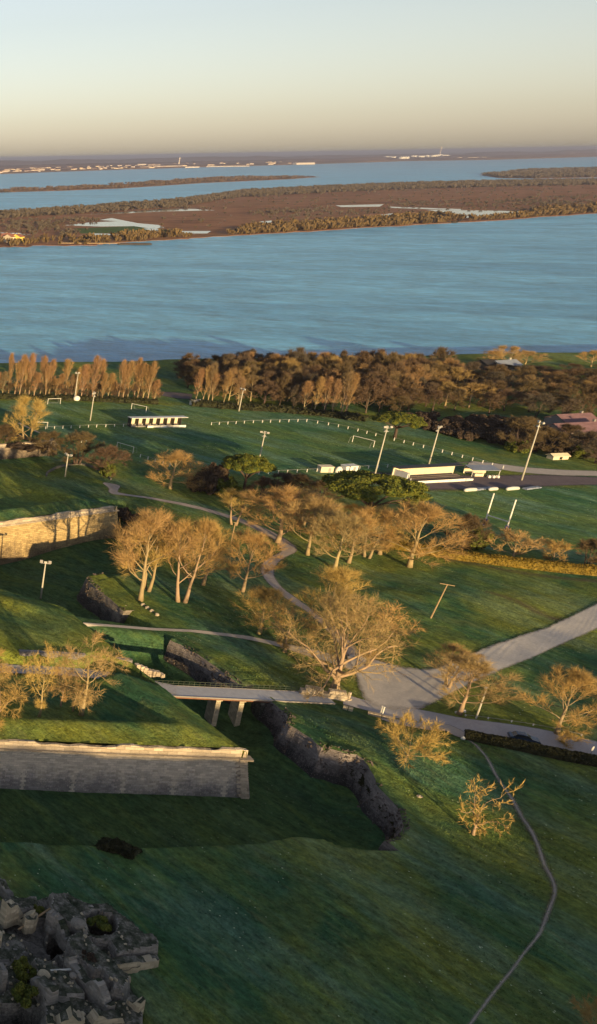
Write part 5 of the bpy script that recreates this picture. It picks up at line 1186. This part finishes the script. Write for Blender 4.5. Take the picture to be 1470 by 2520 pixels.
# ---------------------------------------------------------------- houses
def house(name, c, L, W, hw, hr, rz, wm, rm, label, wins=3, chim=True, zb=None, cat='house', group=None):
    z = h1(c[0], c[1]) if zb is None else zb; root = empty(name, (c[0], c[1], z), rz); tag(root, label, cat, group)
    mb = MB(); x, y = L/2, W/2
    V = [(-x, -y, -1), (x, -y, -1), (x, y, -1), (-x, y, -1), (-x, -y, hw), (x, -y, hw), (x, y, hw), (-x, y, hw), (-x, 0, hw+hr), (x, 0, hw+hr)]
    mb.add(V, [(0, 1, 5, 4), (1, 2, 6, 9, 5), (2, 3, 7, 6), (3, 0, 4, 8, 7), (0, 3, 2, 1), (4, 5, 9, 8), (6, 7, 8, 9)]); mb.build('wall', wm, root)
    mb = MB(); e = .35; sl = hr/y
    V = [(-x-e, -y-e, hw-e*sl+.05), (x+e, -y-e, hw-e*sl+.05), (x+e, 0, hw+hr+.08), (-x-e, 0, hw+hr+.08), (-x-e, y+e, hw-e*sl+.05), (x+e, y+e, hw-e*sl+.05)]
    V += [(v[0], v[1], v[2]+.16) for v in V]
    mb.add(V, [(0, 3, 2, 1), (3, 4, 5, 2), (6, 7, 8, 9), (9, 8, 11, 10), (0, 1, 7, 6), (4, 10, 11, 5), (1, 2, 8, 7), (2, 5, 11, 8), (0, 6, 9, 3), (3, 9, 10, 4)]); rf = mb.build('roof', rm, root)
    if chim: mb = MB(); mb.box((x*.5, .3, hw+hr+.3), (.7, .7, 1.4)); mb.build('chimney', wm, rf)
    for i in range(wins): mb = MB(); mb.box((-x+L*(i+.5)/wins, -y-.02, hw*.55), (1.0, .08, 1.1)); mb.build('window', M_GLASS, root)
    return root
house('riverside_house', P(1238, 908).xy, 12, 7, 2.4, 1.8, 0.2, M_POLE, M_TARPB, 'house with a grey roof on the river bank under the pale trees', 4)
house('shed', P(1195, 908).xy, 8, 6, 3.0, 1.5, 0.2, M_DARK, M_DARK, 'dark shed left of the riverside house', 2, False)
house('purple_roofed_house', P(1420, 1072).xy, 22, 9, 2.8, 2.2, 0.1, M_CONC, M_PROOF, 'long house with a dull purple roof behind the trees at the right edge', 5)
house('cottage', P(1402, 1050).xy, 14, 8, 3.0, 2.0, 0.1, M_CONC, M_PROOF, 'smaller purple roofed house behind the long one at the right edge', 3)
house('small_hut', P(1372, 1128).xy, 5.5, 2.4, 1.2, 0.6, 0.05, M_CREAM, M_CREAM, 'low hut glowing orange in the sun among the bushes at the right', 1, False)
house('small_hut', P(480, 996).xy, 3.5, 2.5, 1.6, 0.5, 0.1, M_WHITE, M_GREYM, 'tiny white hut under the poplar cluster right of the gap', 1, False)
M_YEL = flat_mat('yellow_render', (0.75, 0.55, 0.12), 0.9, 0.1); 
for i, (x, y, L, mt) in enumerate([(8, 592, 34, M_CREAM), (26, 594, 26, M_CREAM), (42, 594, 20, M_YEL)]):
    house('island_house', P(x, y, -8.8).xy, L*.55, 14, 6.5, 3.5, 0.3+.2*i, mt, M_ROOF, ['pale island house at the left edge of the long island', 'middle house of the three on the long island', 'yellow house, rightmost of the three on the long island'][i], 3, True, -8.8)
q_ = P(158, 600, -9.9); root = empty('jetty', (q_.x, q_.y, -9.5), -0.28); tag(root, 'wooden jetty reaching into the water from the long island', 'jetty')
mb = MB(); mb.box((30, -5, 1.2), (75, 3, .8)); mb.build('walkway', M_WOOD, root); mb = MB(); mb.box((85, -6, .6), (40, 9, 1.4)); mb.build('pontoon', M_SCRUB, root)
for k in range(7): mb = MB(); mb.tube([(-5+k*12, -5, -1), (-5+k*12, -5, 1.2)], .4, 5); mb.build('pile', M_WOOD, root)
# far town
hm = {}
def far_house(px, py, L, W, H, mt, label, name='town_house', group='houses of the far town', rm=None, cat='house'):
    key = (mt.name, (rm or M_ROOF).name)
    if key not in hm:
        mb = MB(); V = [(-.5, -.5, -.1), (.5, -.5, -.1), (.5, .5, -.1), (-.5, .5, -.1), (-.5, -.5, .7), (.5, -.5, .7), (.5, .5, .7), (-.5, .5, .7), (-.5, 0, 1), (.5, 0, 1)]
        mb.add(V, [(0, 1, 5, 4), (1, 2, 6, 9, 5), (2, 3, 7, 6), (3, 0, 4, 8, 7), (4, 5, 9, 8), (6, 7, 8, 9)]); me = mb.mesh('far_house', [mt, rm or M_ROOF]); me.polygons.foreach_set('material_index', [0, 0, 0, 0, 1, 1]); hm[key] = me
    q_ = P(px, py, -6); o = obj(name, hm[key]); o.location = (q_.x, q_.y, -6); o.scale = (L, W, H); o.rotation_euler = (0, 0, random.uniform(-.5, .2)); tag(o, label, cat, group); return o
M_FW = flat_mat('far_white', (0.50, 0.45, 0.40), 0.9, .1); M_FR = flat_mat('far_roof', (0.32, 0.20, 0.15), .9, .2)
rgt = random.Random(4)
for i in range(150):
    px = rgt.choice([rgt.gauss(60, 70), rgt.gauss(350, 90), rgt.uniform(-50, 760)]); 
    if px < -60 or px > 780: continue
    sh = float(np.interp(px, [a_[0] for a_ in FSn], [a_[1] for a_ in FSn])); py = sh-rgt.uniform(2.0, 10.5)*(1.0 if px < 500 else .8)
    far_house(px, py, rgt.uniform(22, 52), 16, rgt.uniform(7, 13), rgt.choice([M_FW, M_FW, M_CREAM]), 'small pale house of the town on the far shore', rm=M_FR)
for px, py, L, H, lb in [(90, 405, 170, 9, 'long low pale building above the far town at the left'), (348, 406, 90, 15, 'large pale factory block in the far town'), (415, 410, 260, 11, 'long low quay building on the far waterfront'), (560, 409.5, 330, 7, 'longest low pale waterfront shed of the far town'), (470, 412, 120, 10, 'low waterfront shed left of the longest one'), (748, 404, 200, 18, 'pale grey flat factory hall in the middle of the far shore')]:
    far_house(px, py, L, 40, H, M_FW, lb, 'factory_hall', None, M_FW, 'factory')
mb = MB(); q_ = P(440, 404, -6); mb.tube([(0, 0, 0), (0, 0, 62)], [9, 6], 8); mb.tube([(0, 0, 62), (0, 0, 74)], [11, 9], 8); o = mb.build('water_tower', M_FW); o.location = (q_.x, q_.y, -6); tag(o, 'pale tower standing over the far town', 'tower')
mb = MB(); q_ = P(1082, 383, -6); mb.tube([(0, 0, 0), (0, 0, 150)], [9, 6], 8); mb.tube([(0, 0, 150), (0, 0, 160)], [7, 7], 8); o = mb.build('chimney_stack', M_FW); o.location = (q_.x, q_.y, -6); tag(o, 'thin white stack above the white storage tanks on the horizon', 'chimney')
mb = MB(); mb.tube([(0, 0, 0), (0, 0, .86)], [.5, .5], 20); mb.tube([(0, 0, .86), (0, 0, 1)], [.5, .12], 20); tk = mb.mesh('storage_tank', M_WHITE, False)
for i, (px, py, D_, H) in enumerate([(953, 390, 95, 34), (966, 390, 80, 30), (990, 390.5, 90, 30), (1000, 390, 70, 28), (1018, 387.5, 100, 34), (1035, 388.5, 90, 34), (1052, 388, 100, 40), (1066, 388, 90, 42), (1080, 387, 110, 46), (1094, 387.5, 100, 40), (1108, 387, 60, 30)]):
    q_ = P(px, py, -6); o = obj('storage_tank', tk); o.location = (q_.x, q_.y, -6); o.scale = (D_, D_, H); tag(o, 'white storage tank in the cluster on the far shore, right of centre', 'tank', 'white storage tanks on the far shore')
for px, py, L in [(700, 396, 90), (1130, 389, 60), (1165, 389, 120), (1190, 388.5, 60), (880, 392, 60), (905, 392, 50), (1300, 383, 50), (1410, 378, 60)]:
    far_house(px, py, L, 25, 14, M_FW, 'isolated pale building on the wooded far shore right of the town', group='isolated buildings of the far shore', rm=M_FW, cat='building')
# ---------------------------------------------------------------- castle ruin, lower left
def R2(x, y, z=0): return P(x, y, z)
def ruin_mass(name, outline, zt, zb, label, mt=M_RUIN, pits=(), step=0.35, amp=0.35, slope=0.5, grass=0.35):
    pl = [tuple(P(x, y, zt).xy) for x, y in outline]; xs_ = np.arange(min(a[0] for a in pl)-2, max(a[0] for a in pl)+2, step); ys_ = np.arange(min(a[1] for a in pl)-2, max(a[1] for a in pl)+2, step)
    X, Y = np.meshgrid(xs_, ys_); s = poly_sdf(pl, X, Y); k = sstep(-slope, slope*.4, s)
    Z = zt+fbm(X/2.2, Y/2.2, 4)*amp*1.6+fbm(X/.7, Y/.7, 2)*amp*.5; 
    for pit, dz in pits:
        pp = [tuple(P(x, y, zt).xy) for x, y in pit]; sp = poly_sdf(pp, X, Y); Z = Z+(zt-dz+fbm(X/3+dz, Y/3, 3)*.5+fbm(X/.8, Y/.8+dz, 2)*.18-Z)*sstep(-.2, .2, sp+.45*vn(X/.9+dz, Y/.9))
    Z = zb+(Z-zb)*k; keep = s > -slope*1.3; kc = keep[:-1, :-1] & keep[1:, :-1] & keep[:-1, 1:] & keep[1:, 1:]
    jj, ii_ = np.nonzero(kc); n_ = X.shape[1]; a = jj*n_+ii_; Fq = np.stack([a, a+1, a+n_+1, a+n_], -1); V = np.stack([X, Y, Z], -1).reshape(-1, 3); used = np.unique(Fq); rm = np.zeros(len(V), int); rm[used] = np.arange(len(used)); Vu = V[used]; F = rm[Fq]
    me = me_from(name, Vu.tolist(), F.tolist(), [mt, M_RUINTOP], False, Vu[:, [0, 2]]*[1, 1]+np.stack([Vu[:, 1], 0*Vu[:, 1]], -1))
    zc = Vu[F][:, :, 2]; flat = (zc.max(1)-zc.min(1) < .32) & (zc.mean(1) > zt-1.2); fx = Vu[F].mean(1); flat &= (fbm(fx[:, 0]/1.8, fx[:, 1]/1.8, 3) > -.35+(.5-grass)*.6)
    me.polygons.foreach_set('material_index', flat.astype(np.int32)); o = obj(name, me); tag(o, label, 'ruin'); return o
m_, t, b = mat('mossy_rubble_top', 1, .05); M_RUINTOP = m_; p = geo_pos(t)
c = ramp(t, noise(t, p, .55, 5, .7), [(.36, (.030, .045, .028)), (.5, (.10, .11, .085)), (.62, (.27, .26, .235))])
c = mix(t, ramp(t, noise(t, p, 2.4, 4, .75), [(.4, g3(.6)), (.65, g3(0))]), c, (.015, .017, .014)); t.links.new(c, b.inputs['Base Color']); bump(t, b, noise(t, p, 3.2, 4, .7), .2)
ruin_mass('ruined_keep', [(-260, 2200), (0, 2215), (60, 2225), (120, 2205), (160, 2215), (205, 2240), (262, 2240), (300, 2262), (345, 2300), (388, 2330), (386, 2352), (330, 2362), (285, 2372), (330, 2440), (352, 2470), (345, 2600), (-300, 2700)], 0.3, -1.0,
          'big ruined stone keep with open black vaults and mossy wall tops at the lower left', step=.27, amp=.16, slope=.3, pits=[
    ([(150, 2213), (205, 2238), (262, 2238), (392, 2330), (390, 2352), (285, 2370), (262, 2335), (205, 2325), (165, 2262)], -1.5),
    ([(118, 2222), (150, 2225), (215, 2300), (200, 2330), (160, 2300), (120, 2262)], -2.2),
    ([(160, 2335), (195, 2322), (255, 2375), (320, 2440), (300, 2475), (268, 2462), (160, 2358)], -2.1),
    ([(78, 2382), (138, 2392), (185, 2440), (205, 2470), (190, 2495), (108, 2492), (72, 2425)], -1.9),
    ([(112, 2485), (205, 2478), (345, 2478), (352, 2560), (100, 2560)], -1.2), ([(-30, 2300), (40, 2310), (70, 2350), (50, 2372), (-30, 2372)], -.7), ([(0, 2232), (90, 2222), (95, 2248), (0, 2262)], -1.4),
    ([(208, 2275), (235, 2262), (275, 2272), (286, 2300), (268, 2318), (235, 2316), (212, 2305)], 6.5),
    ([(120, 2300), (150, 2296), (165, 2320), (158, 2350), (135, 2345), (118, 2322)], 6.0),
    ([(180, 2425), (240, 2418), (268, 2452), (255, 2470), (212, 2470), (188, 2450)], 6.5),
    ([(70, 2270), (110, 2262), (112, 2300), (150, 2372), (190, 2392), (150, 2400), (90, 2350), (20, 2300), (0, 2262), (30, 2250)], 1.6),
    ([(55, 2385), (80, 2385), (82, 2420), (70, 2440), (50, 2415)], 5.5), ([(-100, 2470), (60, 2470), (100, 2495), (90, 2560), (-100, 2600)], 5.5),
    ([(-60, 2380), (10, 2400), (14, 2440), (-60, 2450)], 3.5), ([(250, 2228), (268, 2230), (372, 2312), (352, 2316)], 2.2), ([(130, 2400), (175, 2398), (205, 2422), (170, 2424)], 4.0)], grass=.8)
from mathutils.bvhtree import BVHTree
_k = [o for o in COL.objects if o.name.startswith('ruined_keep')][0]
KB = BVHTree.FromPolygons([v.co.copy() for v in _k.data.vertices], [tuple(p_.vertices) for p_ in _k.data.polygons])
def keep_z(x, y):
    h_ = KB.ray_cast(Vector((x, y, 20)), Vector((0, 0, -1))); return h_[0].z if h_[0] is not None else None
def ruin_wall(line, hg, th, zb, mt, label, rows=None, rag=.3, blk=.9):
    line_ = resample([P(*q_, zb+hg).xy for q_ in line], .38); n = len(line_); K = [(-.5, 0), (-.52, .35), (-.5, .7), (-.46, 1), (-.15, 1), (.2, 1), (.46, 1), (.5, .6), (.5, 0)]; V = []; U = []; F = []; s = 0; m_ = len(K)
    sd = random.uniform(0, 50); top = [1+rag*2.2*float(fbm(np.array([i*.19+sd]), np.array([sd]), 3)[0])-(rag*.9 if float(vn(np.array([i*.13+sd]), np.array([sd*2]))[0]) > .22 else 0) for i in range(n)]
    for i in range(n):
        top[i] = round(top[i]*hg/.34)*.34/hg
        a = line_[max(i-1, 0)]; b_ = line_[min(i+1, n-1)]; d = (b_-a).normalized(); nn_ = Vector((-d.y, d.x)); s += .38; e = .75 if i in (0, n-1) else 1
        for k, (o_, t_) in enumerate(K):
            q_ = line_[i]+nn_*o_*th*e*(1+.18*float(vn(np.array([i*.3+sd]), np.array([k*1.0]))[0])); V.append((q_.x+random.uniform(-.05, .05), q_.y+random.uniform(-.05, .05), zb-.5+(hg*max(top[i], .2)+.5)*t_+random.uniform(-.05, .05)*(t_ > 0))); U.append((s, V[-1][2]))
    for i in range(n-1):
        for k in range(m_-1): a = i*m_+k; F.append((a, a+1, a+m_+1, a+m_))
    F.append(tuple(range(m_-1, -1, -1))); F.append(tuple((n-1)*m_+k for k in range(m_)))
    me = me_from('ruin_wall', V, F, [mt, M_RUINTOP], False, U); bm = bmesh.new(); bm.from_mesh(me); bmesh.ops.recalc_face_normals(bm, faces=bm.faces); bm.to_mesh(me); bm.free()
    for p_ in me.polygons:
        if p_.normal.z > .6 and float(vn(np.array([p_.center.x*.8]), np.array([p_.center.y*.8]))[0]) > -.12: p_.material_index = 1
    o = obj('ruin_wall', me); tag(o, label, 'wall'); return o
ruin_wall([(168, 2352), (205, 2395), (245, 2440), (280, 2472)], 3.2, 1.3, -.3, M_RUIN, 'long grey ruined wall slanting between the two black vault openings', 6)
ruin_wall([(282, 2368), (330, 2362), (388, 2352)], 1.9, 1.2, -.5, M_RUINL, 'pale layered stone corner jutting out of the ruin to the right', 4, .1, 1.6)
ruin_wall([(284, 2382), (340, 2376)], 1.2, 1.1, -.6, M_RUINL, 'lower pale stone ledge under the jutting corner of the ruin', 2, .1, 1.6)
ruin_wall([(8, 2238), (45, 2222), (85, 2240)], 2.6, 1.3, .3, M_RUINL, 'crumbling pale stone wall piece at the upper left of the ruin', 4, .4)
ruin_wall([(88, 2250), (78, 2262), (60, 2262)], 1.8, .9, .3, M_RUINL, 'small pink grey wall remnant next to the fallen timber', 3, .4)
ruin_wall([(118, 2250), (150, 2270), (170, 2300), (205, 2312)], 2.2, 1.2, .2, M_RUIN, 'broken rubble wall left of the largest black opening', 4, .35)
ruin_wall([(85, 2395), (110, 2420), (135, 2450)], 3.4, 1.6, -.4, M_RUIN, 'thick grey wall stump in the lower middle of the ruin', 6, .3)
ruin_wall([(118, 2492), (165, 2500), (205, 2506)], 4.2, 1.5, -1.2, M_RUINL, 'large pale wall face at the bottom edge of the picture', 8, .2)
ruin_wall([(205, 2515), (270, 2506), (340, 2500)], 2.8, 1.3, -1.0, M_RUINL, 'rough pale wall top along the bottom edge, right of the large wall face', 5, .4)
ruin_wall([(320, 2448), (352, 2470)], 3.4, 1.6, -.8, M_RUINL, 'pair of pale squared blocks at the right hand corner of the ruin', 4, .2, 1.5)
ruin_wall([(300, 2398), (318, 2412)], 1.2, 1.2, -.5, M_RUINL, 'single pale block leaning against the ruin below the jutting corner', 2, 0, 1.3)
ruin_wall([(-10, 2160), (25, 2196), (50, 2228)], 1.8, 1.0, -.3, M_RUIN, 'low dark wall running up left out of the ruin along a trench', 3, .4)
ruin_wall([(-20, 2205), (12, 2230)], 1.5, 1.0, -.3, M_RUIN, 'second low dark wall at the left edge above the ruin', 3, .4)
ruin_wall([(-20, 2290), (6, 2300)], 3.0, 1.0, .2, M_RUINL, 'pale upright wall end at the left edge of the ruin', 5, .1)
ruin_wall([(0, 2370), (14, 2400)], 3.0, .9, .0, M_RUIN, 'narrow standing wall fragment at the left edge of the ruin', 5, .2)
for i, (x, y, s_, lb) in enumerate([(106, 2410, .8, 'squared pale block standing on the thick wall stump'), (95, 2480, 1.3, 'big tumbled pale boulder above the dark pit at the bottom left'), (125, 2440, .8, 'rounded rubble lump beside the thick wall stump'), (238, 2302-48, .55, 'small pale stone at the rim of the largest black opening'), (130, 2272, .9, 'broken rounded masonry lump with a hollow beside the fallen timber'), (188, 2290, 1.0, 'large rubble block left of the largest black opening'), (178, 2420-8, .5, 'stone at the end of the white beam')]):
    q_ = P(x, y, 1.8); o = rock('fallen_block', q_, (s_, s_*.85, s_*.8), M_RUINL if i in (0, 1, 3) else M_RUIN, lb); kz = keep_z(q_.x, q_.y); o.location.z = (kz if kz is not None else 1.2)+s_*.3
for a, b_, z0, z1, mt, lb in [((45, 2288), (124, 2236), 0.6, 2.6, M_WOOD, 'long fallen timber leaning against the upper wall of the ruin'), ((124, 2389), (198, 2385), 2.2, 2.3, M_TARP, 'straight white beam bridging the hollow in the middle of the ruin')]:
    mb = MB(); mb.tube([P(*a, z0), P(*b_, z1)], [.13, .13], 6); o = mb.build('timber', mt); tag(o, lb, 'timber')
for i, (x, y, tp, rp, k, lb) in enumerate([(245, 2282, 2262, 26, 'ivy', 'green ivy hanging on the back rim of the largest black opening'), (95, 2245, 2232, 14, 'ivy', 'small moss green bush beside the fallen timber'), (55, 2400, 2368, 28, 'ivy', 'olive green bush in the left part of the ruin'), (60, 2460, 2430, 30, 'ivy', 'dark green bush above the pit at the bottom left'), (212, 2375, 2350, 20, 'bush', 'dark scrub on the mound in the middle of the ruin')]):
    ptree(k, i, x, y, tp, rp, lb, 'bush', zb=1.0, cat='bush')
ptree('umbrella', 0, 1462, 2560, 2470, 62, 'dim leafless bush cut by the lower right corner', 'bare_bush', cat='bush')

rs = random.Random(12); mb = MB()
for i in range(170):
    x = rs.uniform(0, 330); y = rs.uniform(2225, 2520)
    if poly_sdf([(0, 2240), (110, 2225), (200, 2255), (300, 2290), (360, 2345), (290, 2375), (330, 2450), (330, 2530), (0, 2530)], np.array([x]), np.array([y]))[0] < 0: continue
    q_ = P(x, y, 1.5); s_ = rs.uniform(.10, .30); kz = keep_z(q_.x, q_.y)
    if kz is None or kz < -.5: continue
    mb.box((q_.x, q_.y, kz+s_*.3), (s_*1.5, s_, s_), rs.uniform(0, 3), rs.uniform(-.4, .4), .2)
o = mb.build('rubble', M_RUINL, uv=True); tag(o, 'loose pale rubble strewn over the tops of the ruined keep', 'rubble', kind='stuff')

# tufts of longer grass on the near slopes
n_ = 90000; X = RNG.uniform(38, 215, n_); Y = RNG.uniform(80, 170, n_); ok = (fbm(X/9, Y/9, 4) > -.15) & (poly_sdf(MOAT, X, Y) < -3.5) & (poly_sdf(RUIN, X, Y) < -1.5)
ok &= np.array([True]*n_)
yard = [tuple(P(*q_).xy) for q_ in [(840, 1700), (900, 1640), (860, 1590), (1030, 1600), (1560, 1420), (1700, 1900), (1500, 1900), (1140, 1830), (935, 1790), (840, 1750)]]
ok &= poly_sdf(yard, X, Y) < -.5
X, Y = X[ok], Y[ok]; Z = height(X, Y)-.03; n_ = len(X); a = RNG.random(n_)*2*np.pi; w_ = RNG.uniform(.05, .16, n_); h_ = RNG.uniform(.10, .26, n_); lx = RNG.normal(size=n_)*.12; ly = RNG.normal(size=n_)*.12
T = np.stack([np.stack([X-np.cos(a)*w_, Y-np.sin(a)*w_, Z], -1), np.stack([X+np.cos(a)*w_, Y+np.sin(a)*w_, Z], -1), np.stack([X+lx, Y+ly, Z+h_], -1)], 1).reshape(-1, 3)
o = obj('grass_tufts', me_from('grass_tufts', T.tolist(), np.arange(3*n_).reshape(-1, 3).tolist(), M_GRASS)); tag(o, 'tufts of longer grass scattered over the near slopes round the moat', 'grass', kind='stuff')
